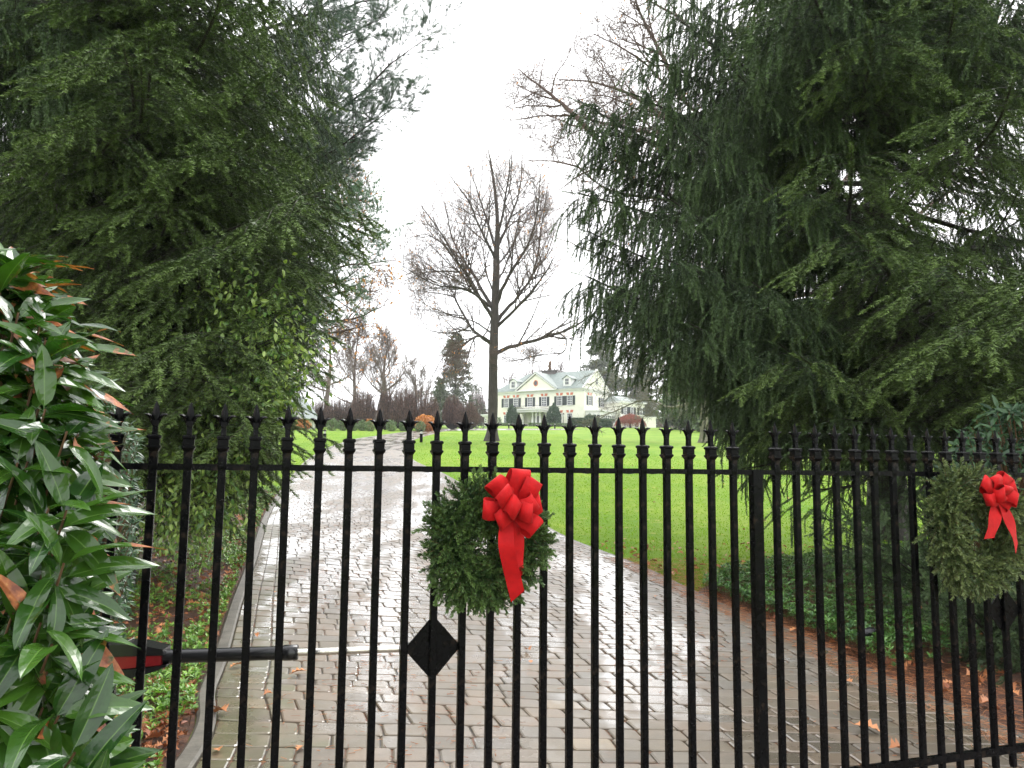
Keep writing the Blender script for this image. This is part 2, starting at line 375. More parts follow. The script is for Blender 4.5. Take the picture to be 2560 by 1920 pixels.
# match left and right edges at equal fraction of the route, with the join points of the two lists as anchors
La, Ra = curve(Lw, NS), curve(Rw, NS)
for _ in range(60):
    for c_ in (La, Ra): c_[1:-1] = (c_[:-2]+2*c_[1:-1]+c_[2:])/4
mid = (La+Ra)/2
def surf(s, t):
    """s 0..1 along, t 0..1 across"""
    x = np.clip(s, 0, 1)*(NS-1); i = np.minimum(x.astype(int), NS-2); f = (x-i)[..., None]
    a = La[i]*(1-f)+La[i+1]*f; b_ = Ra[i]*(1-f)+Ra[i+1]*f
    p = a*(1-t[..., None])+b_*t[..., None]; p = p.copy(); p[..., 2] = gz(p[..., 0], p[..., 1]); return p
g = G(); ns, nt_ = 500, 24
S, T = np.meshgrid(np.linspace(0, 1, ns), np.linspace(0, 1, nt_), indexing='ij')
P = surf(S, T); P[..., 2] += .012
i, j = np.meshgrid(np.arange(ns-1), np.arange(nt_-1), indexing='ij'); i = i.ravel(); j = j.ravel()
g.add(P.reshape(-1, 3), np.stack([i*nt_+j, i*nt_+j+1, (i+1)*nt_+j+1, (i+1)*nt_+j], -1), 0, smooth=True)
# individual pavers
r = rs(5)
ml = np.linalg.norm(np.diff(mid[:, :2], axis=0), axis=1); ms = np.concatenate([[0], np.cumsum(ml)])
wid = np.linalg.norm((La-Ra)[:, :2], axis=1)
quads = []; ton = []; moss = []
s_ = 0.; row = 0
BL, BW = .26, .18
while s_ < ms[-1]-.4:
    bw = BW*(1 if s_ < 45 else 2.); sc = np.interp([s_, s_+bw], ms, np.arange(NS)/(NS-1)); wd = np.interp(s_, ms, wid)
    BB = BL*(1 if s_ < 45 else 2.)
    e = .17/wd if s_ < 45 else .34/wd
    cuts = [0, e, 2*e]
    off = (row % 2)*.5+r.uniform(-.12, .12)+.05*row
    x = 2*e+((off % 1))*BB/wd
    while x < 1-2*e-.3*BB/wd:
        if x > cuts[-1]+.25*BB/wd: cuts.append(x)
        x += BB/wd*r.choice([1, 1, 1, .68, 1.12])*r.uniform(.95, 1.05)
    cuts += [1-2*e, 1-e, 1]
    gp_ = .006/wd*(1 if s_ < 45 else 1.5); gs = .005/bw*(sc[1]-sc[0])
    for k in range(len(cuts)-1):
        a, c_ = cuts[k]+gp_, cuts[k+1]-gp_
        ja = r.uniform(-.0025, .0025, 4)/wd; js = r.uniform(-.0025, .0025, 4)/bw*(sc[1]-sc[0])
        quads.append([(sc[0]+gs+js[0], a+ja[0]), (sc[0]+gs+js[1], c_+ja[1]), (sc[1]-gs+js[2], c_+ja[2]), (sc[1]-gs+js[3], a+ja[3])])
        ton.append(r.rand()*.75+.25*(1 if k < 2 and r.rand() < .6 else r.rand())); moss.append(1. if k < 3 else .12)
    s_ += bw; row += 1
Q = np.array(quads); K = len(Q); ton = np.array(ton); moss = np.array(moss)
cen = Q.mean(1, keepdims=True)
def shr(f): 
    return cen+(Q-cen)*f
P0 = surf(Q[..., 0], Q[..., 1]); up = np.array([0, 0, 1.])
h = .012+.012+r.uniform(-.0022, .0022, (K, 1))+r.uniform(-.0018, .0018, (K, 4))
cenP = P0.mean(1, keepdims=True)
dl = nrm(cenP-P0)
low = P0+up*.010; mid_ = P0+up*(h[..., None]-.005); topp = P0+dl*.011+up*h[..., None]
# 12 rounded corners: chamfer each corner in the ring
def ring(Pq, f):
    nx_ = np.roll(Pq, -1, 1); pv = np.roll(Pq, 1, 1)
    a = Pq+nrm(pv-Pq)*f; b_ = Pq+nrm(nx_-Pq)*f
    return np.stack([a, b_], 2).reshape(K, 8, 3)
r0, r1, r2 = ring(low, .012), ring(mid_, .014), ring(topp, .012)
ctr = topp.mean(1, keepdims=True)
V = np.concatenate([r0, r1, r2, ctr], 1)
q = []
for L_ in range(2):
    for j in range(8): q.append([L_*8+j, L_*8+(j+1) % 8, (L_+1)*8+(j+1) % 8, (L_+1)*8+j])
q = np.array(q); tri = np.array([[16+j, 16+(j+1) % 8, 24] for j in range(8)])
base = (np.arange(K)*25)[:, None, None]
g.add(V.reshape(-1, 3), (q[None]+base).reshape(-1, 4), 1, np.repeat(ton, 25), 0, np.repeat(moss, 25))
n_before = g.n
g.F.append((tri[None]+base).reshape(-1, 3)+(n_before-K*25)); g.M.append(np.full(K*8, 1)); g.S.append(np.full(K*8, False))
g.build('driveway', [M['joint'], M['paver']], kind='structure')
# kerbs
g = G()
for c, sg, hi in ((La, -1, .018), (Ra, 1, .006)):
    c = c[30:]; tn = nrm(np.gradient(c[:, :2], axis=0)); nn = np.stack([tn[:, 1], -tn[:, 0]], -1)*sg
    prof = [(0.004, -.03), (0.004, hi), (.02, hi+.012), (.10, hi+.012), (.12, hi-.01), (.125, -.03)] if sg < 0 else [(0.004, -.03), (.004, hi), (.05, hi+.004), (.055, -.03)]
    rings = []
    for o_, z_ in prof:
        p = c.copy(); p[:, :2] += nn*o_; p[:, 2] = gz(p[:, 0], p[:, 1])+z_+.012; rings.append(p)
    A = np.stack(rings, 1); n_, k_ = A.shape[:2]
    i, j = np.meshgrid(np.arange(n_-1), np.arange(k_-1), indexing='ij'); i = i.ravel(); j = j.ravel()
    g.add(A.reshape(-1, 3), np.stack([i*k_+j, i*k_+j+1, (i+1)*k_+j+1, (i+1)*k_+j], -1))
g.build('kerb', M['kerb'], kind='structure')
# planting beds (mulch sheets beside the drive)
def bedz(x, y, hgt):
    return gz(x, y)+hgt
def strip(name, xin, xout, y0, y1, hgt, ny=70, nx_=14, seed=1):
    g = G(); ys_ = np.linspace(y0, y1, ny); rr = rs(seed)
    T, Yg = np.meshgrid(np.linspace(0, 1, nx_), ys_); a = xin(Yg); b_ = xout(Yg); Xg = a+(b_-a)*T
    Zg = gz(Xg, Yg)+hgt*np.sin(np.clip(T*math.pi*1., .0, math.pi))**.6+.012*rr.randn(*T.shape)*(T > 0)*(T < 1)+.006
    i, j = np.meshgrid(np.arange(ny-1), np.arange(nx_-1), indexing='ij'); i = i.ravel(); j = j.ravel()
    g.add(np.stack([Xg, Yg, Zg], -1).reshape(-1, 3), np.stack([i*nx_+j, i*nx_+j+1, (i+1)*nx_+j+1, (i+1)*nx_+j], -1), smooth=True)
    return g.build(name, M['mulch'], kind='structure')
Lx = lambda y: byy(La, y); Rx = lambda y: byy(Ra, y)
def LxB(y): return Lx(y)-.13
LEND = 20.5; REND = 12.2
strip('planting_bed', lambda y: LxB(y), lambda y: Lx(y)-7.5, 0.5, LEND, .05)
# right bed: lies between the drive edge and the spruce, closing where the lawn starts
def RxO(y): return np.interp(y, [0, 7, 9, 10.5, 11.5, 12.2], [12, 12, 11.5, 10.5, 9.5, 8.0])
def RxI(y): return Rx(y)+.06+np.interp(y, [0, 9.2, 10, 11, 12.2], [0, 0, .7, 2.4, 5.5])
strip('planting_bed', RxI, RxO, 0.5, REND, .05, seed=2)

# ------------------------------------------------------------------ leaf templates
def leaf_t(L, Wd, n=6, fold=.25, droop=.3, stem=.12, mat=0, shape=.5, wav=0., seed=0):
    """leaf along +X, blade from stem*L to L"""
    rr = rs(seed); u = np.linspace(0, 1, n); 
    wd = Wd/2*np.sin(math.pi*u**shape)**.85; wd[0] = Wd*.03; wd[-1] = 0
    x = L*(stem+(1-stem)*u); z = -droop*L*u*u+wav*rr.randn(n)*L*.03
    V = []; 
    for k in range(n): V += [(x[k], wd[k], z[k]+fold*wd[k]), (x[k], 0, z[k]), (x[k], -wd[k], z[k]+fold*wd[k])]
    V.append((0, 0, 0)); 
    q = []
    for k in range(n-1):
        a = k*3; b_ = a+3; q += [[a, a+1, b_+1, b_], [a+1, a+2, b_+2, b_+1]]
    g = G(); g.add(V, q, mat, 0., np.append(np.repeat(u, 3), 0), np.append(np.tile([1., 0, 1.], n), 0), smooth=True)
    g.F.append(np.array([[0, n*3, 2]])); g.M.append(np.array([mat])); g.S.append(np.array([True]))
    return g.template()
LEAFCOV = leaf_t(.045, .018, 4, .2, .25)
def rosettes(g, P, nl, T, r, el=(.2, 1.1), sc=(.8, 1.2), tone=(0, 1), upv=(0, 0, 1)):
    """leaf rosettes at P (k,3)"""
    k = len(P); A = r.rand(k, nl)*6.28; E = r.uniform(el[0], el[1], (k, nl))
    d = np.stack([np.cos(A)*np.cos(E), np.sin(A)*np.cos(E), np.sin(E)], -1).reshape(-1, 3)
    pp = np.repeat(P, nl, 0)+np.stack([0*A, 0*A, r.uniform(-.3, .1, (k, nl))*T[0][:, 0].max()], -1).reshape(-1, 3)
    g.inst(T, frames(d, roll=r.randn(len(d))*.3), pp, tone=(np.repeat(r.uniform(*tone, k), nl)+r.uniform(-.15, .15, k*nl)), sc=r.uniform(sc[0], sc[1], len(d)))
def cover(name, mat, label, region, n, seed, hh=(.04, .12), tone=(0, .9)):
    r = rs(seed); g = G(); P = region(r, n); P[:, 2] += r.uniform(hh[0], hh[1], len(P))
    rosettes(g, P, 7, LEAFCOV, r, tone=tone)
    st = np.stack([P-np.stack([r.randn(len(P))*.02, r.randn(len(P))*.02, P[:, 2]-gz(P[:, 0], P[:, 1])], -1), P], 1)
    tubes(g, st, np.full((len(P), 2), .0018), 3, 1)
    g.build(name, [mat, M['twig']], label=label, cat='plants', kind='stuff')
def regL(r, n):
    y = 2.2+(LEND-2.2)*r.rand(n)**1.45; t = r.rand(n)**1.3; x = LxB(y)-.02-t*np.minimum(4.5, 1.2+y*.5)
    P = np.stack([x, y, gz(x, y)], -1)
    a = np.sin(P[:, 0]*4.1+1.3*np.sin(P[:, 1]*2.2))+np.sin(P[:, 1]*3.1+P[:, 0]*1.7)+.6*r.randn(n)
    return P[a > -.55-.25*(y > 9)]
cover('ground_cover', M['cover'], 'bright green low ground cover among brown leaves left of the drive', regL, 21000, 3)
def regR(r, n):
    y = 5.2+6.9*r.rand(n)**1.1; a_ = RxI(y); b_ = np.minimum(RxO(y), a_+5.5); t = r.rand(n)**1.3; x = a_+.08+(b_-a_-.1)*t
    P = np.stack([x, y, gz(x, y)], -1)
    a = np.sin(P[:, 0]*3.1+1.3*np.sin(P[:, 1]*1.7))+np.sin(P[:, 1]*2.3+P[:, 0]*1.1)+.5*r.randn(n)+np.interp(y, [5.2, 6.5, 7.4, 15], [-1.4, .1, 1.8, 2.4])
    return P[a > 0]
cover('ground_cover', M['cover_d'], 'dark green glossy ground cover under the big spruce right of the drive', regR, 15000, 4, (.08, .2))
# leaf litter
def oak_t(L, seed, mat=0):
    """lobed, curled dry leaf"""
    rr = rs(seed); n = 9; u = np.linspace(0, 1, n); wd = L*.33*np.sin(math.pi*u**.8)**.7*(1+.45*np.where(np.arange(n) % 2, -1, 1)); wd[0] = .01*L; wd[-1] = .005
    cu = rr.uniform(.5, 2.2); ph = rr.uniform(-.4, .4); V = []
    x = L*(u-.5); z = .10*L*np.sin(u*3.1*rr.uniform(.6, 1.3)+ph)
    for k in range(n):
        lift = cu*wd[k]*.45; V += [(x[k]+.1*wd[k], wd[k]*.9, z[k]+lift), (x[k], .0, z[k]), (x[k]+.1*wd[k], -wd[k]*.9, z[k]+lift*rr.uniform(.4, 1.2))]
    q = []
    for k in range(n-1):
        a = k*3; b_ = a+3; q += [[a, a+1, b_+1, b_], [a+1, a+2, b_+2, b_+1]]
    g = G(); g.add(V, q, mat, 0., np.repeat(u, 3), np.tile([1., 0, 1.], n), smooth=True)
    tubes(g, np.array([[-.5*L, 0, z[0]], [-.62*L, .01*L, z[0]+.03*L], [-.72*L, .05*L, z[0]+.02*L]]), np.array([.02, .015, .01])*L*.6, 3, mat)
    return g.template()
r = rs(8); g = G()
n = 5200; y = 2.3+17*r.rand(n)**1.6; x = LxB(y)-.03-r.rand(n)**1.4*np.minimum(4, 1+y*.4); PL = np.stack([x, y, gz(x, y)+.035+.03*r.rand(n)], -1)
n = 480; y = 4.6+8*r.rand(n)**1.1; x = Rx(y)+.12+r.rand(n)**1.5*3.5; PR = np.stack([x, y, gz(x, y)+.035+.02*r.rand(n)], -1)
n = 240; y = 9.5+28*r.rand(n)**1.4; x = np.where(r.rand(n) < .8, Rx(y)+.3+r.rand(n)*12, Lx(y)-.4-r.rand(n)*5); PG = np.stack([x, y, gz(x, y)+.03], -1)
P = np.vstack([PL, PR, PG])
for s_ in range(4):
    q = P[s_::4]; k = len(q); d = np.stack([r.randn(k), r.randn(k), .25*r.randn(k)], -1)
    g.inst(oak_t(.075, s_), frames(d, roll=r.randn(k)*.45), q, tone=r.uniform(0, .85, k), sc=r.uniform(.5, 1.35, k))
g.build('leaf_litter', M['dead'], label='brown fallen leaves lying thickly in the beds beside the drive', cat='fallen leaves', kind='stuff')
# needle litter on mulch right
r = rs(18); g = G(); n = 7000; y = 4.2+7*r.rand(n); x = Rx(y)-.25+np.abs(r.randn(n))*.7; P = np.stack([x, y, gz(x, y)+.03+.01*r.rand(n)], -1)
d = np.stack([r.randn(n), r.randn(n), .1*r.randn(n)], -1); d = nrm(d)*.04
tubes(g, np.stack([P-d, P+d], 1), np.full((n, 2), .0011), 3, 0, tone=np.repeat(r.uniform(.2, .9, n), 6))
g.build('pine_straw', M['dead'], label='rust brown needles matted along the right edge of the drive', cat='pine needles', kind='stuff')
# needle and leaf bits washed into the paver joints
r = rs(19); n = 5200; y = 3.6+14*r.rand(n)**1.3; x = Lx(y)+.2+(Rx(y)-Lx(y)-.3)*r.rand(n); a_ = np.sin(x*2.2+y*.6)+np.sin(y*1.3-x)+.5*r.randn(n); ok = a_ > .35; x, y = x[ok], y[ok]; n = len(x)
g = G(); P = np.stack([x, y, gz(x, y)+.030+.003*r.rand(n)], -1); d = nrm(np.stack([r.randn(n), r.randn(n), 0*y], -1))*r.uniform(.008, .03, (n, 1))
tubes(g, np.stack([P-d, P+d], 1), np.stack([r.uniform(.0009, .0022, n)]*2, 1), 3, 0, tone=np.repeat(r.uniform(.0, .8, n), 6))
g.build('leaf_bits', M['dead'], label='tiny orange needles and leaf bits scattered over the pavers', cat='leaf debris', kind='stuff')
# individual leaves on the pavers
spots = [(1320, 1637, 1), (1327, 1667, .6), (745, 1700, 1.5), (670, 1750, .8), (753, 1889, 1), (2170, 1845, 1.8), (2248, 1896, 1.4), (1905, 1560, 1.), (590, 1680, 1.2), (548, 1800, 1.5), (545, 1895, 1.), (1990, 1590, 1.6), (1100, 1480, .5), (1640, 1500, .7), (690, 1490, .7), (640, 1600, .8), (2120, 1720, 1.1), (2010, 1880, .6)]
lt = []
for s_ in range(3):
    g = G(); T_ = oak_t(.085, 20+s_); g.inst(T_, np.eye(3)[None], np.zeros((1, 3)), tone=[.55+.15*s_]); lt.append(g.mesh('fallen_leaf', M['dead']))
for k, (px, py, sc) in enumerate(spots):
    p = ground(px, py); o = bpy.data.objects.new('fallen_leaf', lt[k % 3]); COL.objects.link(o)
    o.location = (p[0], p[1], p[2]+.032+.01*sc); o.scale = (sc, sc, sc); o.rotation_euler = (r.uniform(-.25, .25), r.uniform(-.25, .25), r.rand()*6.28)
    tag(o, 'single curled orange brown leaf lying on the wet paving', 'fallen leaf', 'fallen leaves on the driveway')
# grass blades
r = rs(9); g = G(); n = 130000
y = 9.2+75*r.rand(n)**2.3; sd_ = r.rand(n) < .72
xr = Rx(y)+.06+r.rand(n)*np.minimum(14, 4+y*.55); xl = LxB(y)-.05-r.rand(n)*np.minimum(7, y*.22)
x = np.where(sd_, xr, xl); ok = np.where(sd_, (x > RxO(y)) | (y > 12.15) | ((x < RxI(y)) & (y > 9.1)), y > LEND+.1)
x, y = x[ok], y[ok]; n = len(x); P = np.stack([x, y, gz(x, y)], -1)
B3 = []
a = r.rand(n)*6.28; side = np.stack([np.cos(a), np.sin(a), 0*a], -1)*(.006+.008*r.rand(n)*(y/20))[:, None]
tip = np.stack([r.randn(n)*.02, r.randn(n)*.02, (.018+.022*r.rand(n))*(1-.4*(y > 40))], -1)
V = np.stack([P-side, P+side, P+tip], 1)
g.add(V.reshape(-1, 3), np.arange(n*3).reshape(-1, 3), 0, np.repeat(.25+r.rand(n)*.5, 3))
g.build('grass', M['grass'], label='short wet bright green grass blades of the lawn', cat='grass', kind='stuff')

# ================================================================== GATE
AL = .324660; GD = 3.32512; X0 = -1.525803; SP = .12
ca, sa = math.cos(AL), math.sin(AL)
ZR = EYE-.0184; ZB = EYE-1.4486
def gp(t, off, z): return np.array([t*ca+off*sa, GD+t*sa-off*ca, z])   # off toward the viewer
ST = X0+SP*23
def picket_mesh():
    g = G(); w_ = .0142
    zt = ZR
    def sq(h_, z_): q_ = h_*.80; return np.array([(-q_, -h_, z_), (q_, -h_, z_), (h_, -q_, z_), (h_, q_, z_), (q_, h_, z_), (-q_, h_, z_), (-h_, q_, z_), (-h_, -q_, z_)])
    loft(g, [sq(w_*.75, .06), sq(w_, .075), sq(w_, zt-.012), sq(w_*1.12, zt+.004), sq(w_*1.12, zt+.056), sq(w_*1.25, zt+.060)])
    return g
def spear_mesh():
    g = G(); zt = ZR
    def sq(h_, z_, v=None): v = h_ if v is None else v; return np.array([(-h_, -v, z_), (h_, -v, z_), (h_, v, z_), (-v if 0 else -h_, v, z_)])
    # collar with two flanges
    loft(g, [sq(.0150, zt+.056), sq(.0215, zt+.068), sq(.0235, zt+.070), sq(.0235, zt+.077), sq(.0195, zt+.079), sq(.0195, zt+.103), sq(.0235, zt+.106), sq(.0235, zt+.114), sq(.0185, zt+.118), sq(.010, zt+.119)])
    # neck
    loft(g, [sq(.0100, zt+.115), sq(.0092, zt+.145, .009), sq(.0105, zt+.160, .009), sq(.013, zt+.172, .008)])
    # blade: diamond section
    def dm(a, b_, z_): return np.array([(-a, 0, z_), (0, -b_, z_), (a, 0, z_), (0, b_, z_)])
    loft(g, [dm(.006, .007, zt+.158), dm(.0125, .0105, zt+.176), dm(.0145, .011, zt+.190), dm(.0138, .0105, zt+.200), dm(.0100, .008, zt+.218), dm(.0045, .004, zt+.236), dm(.0004, .0004, zt+.2455)])
    # two out-curling leaves
    for s_ in (-1, 1):
        pts = curve([(s_*.003, 0, zt+.150), (s_*.009, 0, zt+.165), (s_*.017, 0, zt+.184), (s_*.028, 0, zt+.1935), (s_*.0415, 0, zt+.1935)], 9)
        tn = nrm(np.gradient(pts, axis=0)); nn = np.stack([-tn[:, 2], 0*tn[:, 0], tn[:, 0]], -1)
        hw = np.array([.006, .008, .0092, .0096, .0094, .0088, .0074, .0052, .0008]); th = hw*.9
        loft(g, [np.array([p+n_*t_, p+np.array([0, w_, 0]), p-n_*t_*.7, p-np.array([0, w_, 0])]) for p, n_, w_, t_ in zip(pts, nn, hw, th)])
    return g
PM, SM = picket_mesh().mesh('picket', M['iron']), spear_mesh().mesh('spearhead', M['iron'])
r = rs(31)
def droplets(g, t0, t1, z, off, n, r):
    pass
def gate(label, t_a, t_b, sgn, hinge_t, dia_t):
    e = empty('iron_gate', gp(hinge_t, 0, 0), label, 'gate', 'two leaves of the driveway gate', AL)
    # local: x along plane
    def lx(t): return t-hinge_t
    n = int(round((t_b-t_a)/SP))+1
    for k in range(n):
        t = t_a+k*SP
        o = bpy.data.objects.new('picket', PM); COL.objects.link(o); o.parent = e; o.location = (lx(t), 0, 0)
        o.rotation_euler = (0, r.uniform(-.0015, .0015), 0)
        s_ = bpy.data.objects.new('spearhead', SM); COL.objects.link(s_); s_.parent = o
        s_.rotation_euler = (0, 0, 0)
    a, b_ = (lx(t_a)-.025, lx(ST)-.02) if sgn > 0 else (lx(ST)+.02, lx(t_b)+.025)
    g = G(); h_ = .0115
    nn = 120; xs_ = np.linspace(a, b_, nn); rr = rs(int(abs(t_a)*100)+3); rings = []
    sag = np.maximum(0, np.sin(xs_*61)+np.sin(xs_*97+1))*.0016
    for x, sgg in zip(xs_, sag): rings.append(np.array([(x, -.012, ZR-h_-sgg), (x, -.012, ZR+h_), (x, .012, ZR+h_), (x, .012, ZR-h_-sgg)]))
    loft(g, rings); g.build('top_rail', M['iron'], e)
    g = G(); loft(g, [np.array([(x, -.014, ZB-.018), (x, -.014, ZB+.018), (x, .014, ZB+.018), (x, .014, ZB-.018)]) for x in (a, b_)]); g.build('bottom_rail', M['iron'], e)
    # diamond plate behind the picket
    c = lx(dia_t); z = ZR-.722; hw, hh = .117, .130; g = G()
    loft(g, [np.array([(c-hw, y_, z), (c, y_, z-hh), (c+hw, y_, z), (c, y_, z+hh)]) for y_ in (.0025, .0105)]); g.build('diamond_plate', M['iron'], e)
    if sgn > 0:
        g = G(); loft(g, [np.array([(lx(ST)-.021, -.02, z_), (lx(ST)+.021, -.02, z_), (lx(ST)+.021, .02, z_), (lx(ST)-.021, .02, z_)]) for z_ in (.05, ZR+.0135)]); g.build('meeting_stile', M['iron'], e)
    else:
        g = G(); loft(g, [np.array([(lx(ST)+.0235, -.016, z_), (lx(ST)+.034, -.016, z_), (lx(ST)+.034, .016, z_), (lx(ST)+.0235, .016, z_)]) for z_ in (.05, ZR-.012)]); g.build('meeting_stile', M['iron'], e)
    return e
gate('left leaf of the black iron spear topped gate, beside the laurel bush', X0, X0+SP*22, 1, X0, X0+SP*10)
gate('right leaf of the black iron spear topped gate, under the spruce', X0+SP*24, X0+SP*46, -1, X0+SP*46, X0+SP*36)

# gate opener: arm behind the left leaf
def along(px, py, off):   # point on the gate-parallel plane off metres behind, seen at px,py
    d = ray(px, py); n_ = np.array([sa, -ca, 0]); p0 = gp(0, -off, EYE); return CAM+d*(((p0-CAM)@n_)/(d@n_))
A0, A1, A2, A3 = along(150, 1655, .30), along(425, 1641, .20), along(743, 1631, .115), along(1012, 1621, .045)
e = empty('gate_opener', A1, 'black and red electric gate opener arm with silver rod reaching the diamond plate', 'gate opener')
def loc(P): return np.asarray(P)-A1
def tb(nm, mat, pts, rad, sd=16):
    g = G(); P_ = np.array([loc(p) for p in pts]); tubes(g, P_, np.array(rad), sd)
    for q_, s_ in ((0, 1), (-1, -1)):
        n0 = g.V[0].shape[0]; rg = g.V[0][:sd] if q_ == 0 else g.V[0][-sd:]
        g.add(np.vstack([rg, rg.mean(0)]), [[j, (j+1) % sd, sd] for j in range(sd)])
    return g.build(nm, mat, e)
dd = nrm(A2-A1)
tb('tube', M['blackpl'], [A1-dd*.04, A2-dd*.05], [.0265, .0265]); tb('collar', M['blackpl'], [A2-dd*.055, A2-dd*.05, A2, A2+dd*.004], [.028, .0305, .0305, .026])
tb('rod', M['chrome'], [A2, A3], [.0145, .0145])
g = G(); ax = nrm(A1-A0); sid = np.cross(ax, [0, 0, 1]); sid = nrm(sid); upv = np.cross(sid, ax)
def sect(f, w_, zb, zt): c = loc(A0+(A1-A0)*f); return np.array([c-sid*w_+upv*zb, c+sid*w_+upv*zb, c+sid*w_+upv*zt, c-sid*w_+upv*zt])
for mat, nm, rows in (('blackpl', 'top_cover', [(0, .05, .020, .05), (.25, .05, .020, .062), (.5, .05, .020, .066), (.75, .048, .018, .060), (.97, .042, .014, .036)]),
                      ('redpl', 'red_panel', [(0, .046, -.030, .019), (.5, .046, -.030, .019), (.95, .040, -.022, .013)]),
                      ('blackpl', 'housing', [(0, .052, -.075, -.0305), (.6, .052, -.07, -.0305), (.85, .047, -.05, -.028), (1.0, .04, -.03, -.0225)])):
    g = G(); rows_ = np.array(rows); f = np.linspace(rows_[0, 0], rows_[-1, 0], 12)
    loft(g, [sect(a, *[np.interp(a, rows_[:, 0], rows_[:, q_]) for q_ in (1, 2, 3)]) for a in f]); g.build(nm, M[mat], e)
g = G(); p = loc(along(1012, 1621, .045)); box(g, p-np.array([.02, .02, .018]), p+np.array([.03, .03, .018])); g.build('bracket', M['iron'], e)
g = G(); c_ = [loc(A0+(A1-A0)*.2+np.array([0, 0, -.06])), loc(A0+(A1-A0)*.1+np.array([0, .02, -.25])), loc(A0+(A1-A0)*-.1+np.array([0, .03, -.5])), loc(A0+(A1-A0)*-.2+np.array([0, .05, -.95]))]
tubes(g, curve(c_, 20), np.full(20, .006), 6); g.build('cable', M['blackpl'], e)
g = G()
for f_ in (.35, .62): p = loc(A0+(A1-A0)*f_)+upv*.0635; tubes(g, np.array([p-sid*.052, p-sid*.02, p+sid*.02, p+sid*.052])+upv*.0035, np.full(4, .0022), 5)
g.build('seam', M['chrome'], e)
g = G(); p = loc(A3)
for dz in (-.012, .012): tubes(g, np.array([p+sid*.03+np.array([0, 0, dz]), p-sid*.03+np.array([0, 0, dz])]), np.array([.005, .005]), 6)
g.build('bolts', M['chrome'], e)
# post that carries the opener
p = along(274, 1700, .22); g = G(); e = empty('opener_post', (p[0], p[1], 0), 'short black steel post under the gate opener', 'post', None, AL)
loft(g, [np.array([(-h_, -h_, z_), (h_, -h_, z_), (h_, h_, z_), (-h_, h_, z_)]) for h_, z_ in ((.03, .0), (.03, .02), (.022, .03), (.022, p[2]+.06))]); g.build('shaft', M['iron'], e)
g = G(); box(g, (-.05, -.05, 0), (.05, .05, .012)); g.build('base_plate', M['iron'], e)

# ================================================================== WREATHS
def sprig_t(L, nl, nw, k, seed, flat=.35, mat=0, stem=True, ang=.95, sr=.0018, spread=1., tipt=.35):
    rr = rs(seed); g = G(); x = np.linspace(.03, 1, k)*L; cv = -.12*L*(x/L)**2
    if stem: tubes(g, np.stack([np.linspace(0, L, 4), 0*np.arange(4), -.12*L*np.linspace(0, 1, 4)**2], -1), np.linspace(sr, sr*.5, 4), 3, 1)
    ph = rr.rand(k)*6.283; a = ang*(1-.45*(x/L)**4)+.12*rr.randn(k)
    # flatten: keep most needles in plane
    sy = np.cos(ph)*spread; sz = np.sin(ph)*flat+.2*(1-flat)
    d = np.stack([np.cos(a), np.sin(a)*sy, np.sin(a)*sz], -1); d = nrm(d)
    ln = nl*(1-.45*(x/L)**3)*rr.uniform(.8, 1.15, k); p = np.stack([x, 0*x, cv], -1)
    sd_ = nrm(np.cross(d, rr.randn(k, 3)))*nw/2
    V = np.stack([p-sd_*.6, p+sd_*.6, p+d*ln[:, None]*.6+sd_, p+d*ln[:, None], p+d*ln[:, None]*.6-sd_], 1)
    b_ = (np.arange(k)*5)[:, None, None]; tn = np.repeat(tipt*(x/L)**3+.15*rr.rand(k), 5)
    tri = np.array([[0, 1, 2], [0, 2, 4], [4, 2, 3]])
    g.add(V.reshape(-1, 3), (tri[None]+b_).reshape(-1, 3), mat, tn); return g.template()
def sprig_t3(L, nl, nw, k, seed, **kw):
    """cheap version: one triangle per needle"""
    rr = rs(seed); g = G(); x = np.linspace(.02, 1, k)*L; cv = kw.get('droop', -.12)*L*(x/L)**2
    if kw.get('stem', True): tubes(g, np.stack([np.linspace(0, L, 3), 0*np.arange(3), kw.get('droop', -.12)*L*np.linspace(0, 1, 3)**2], -1), np.linspace(.003, .0015, 3)*kw.get('sr', 1), 3, 1)
    ph = np.arange(k)*2.4+rr.rand(k); a = kw.get('ang', .9)+.15*rr.randn(k); fl = kw.get('flat', .8)
    d = nrm(np.stack([np.cos(a), np.sin(a)*np.cos(ph), np.sin(a)*np.sin(ph)*fl], -1)); ln = nl*rr.uniform(.8, 1.2, k)*(1-.3*(x/L)**4)
    p = np.stack([x, 0*x, cv], -1); sd_ = nrm(np.cross(d, rr.randn(k, 3)))*nw/2
    V = np.stack([p-sd_, p+sd_, p+d*ln[:, None]], 1)
    g.add(V.reshape(-1, 3), np.arange(k*3).reshape(-1, 3), 0, np.repeat(kw.get('tipt', .45)*(x/L)**2+.2*rr.rand(k), 3)); return g.template()
def ribbon(g, ctr, wv, mat=0, thick=.0008):
    """ctr (n,3) centreline, wv (n,3) half width vectors; thin solid"""
    tn = nrm(np.gradient(ctr, axis=0)); nn = nrm(np.cross(tn, wv))*thick
    loft(g, [np.array([c-w_-n_, c+w_-n_, c+w_+n_, c-w_+n_]) for c, w_, n_ in zip(ctr, wv, nn)], mat)
    g.S[-3][:] = False
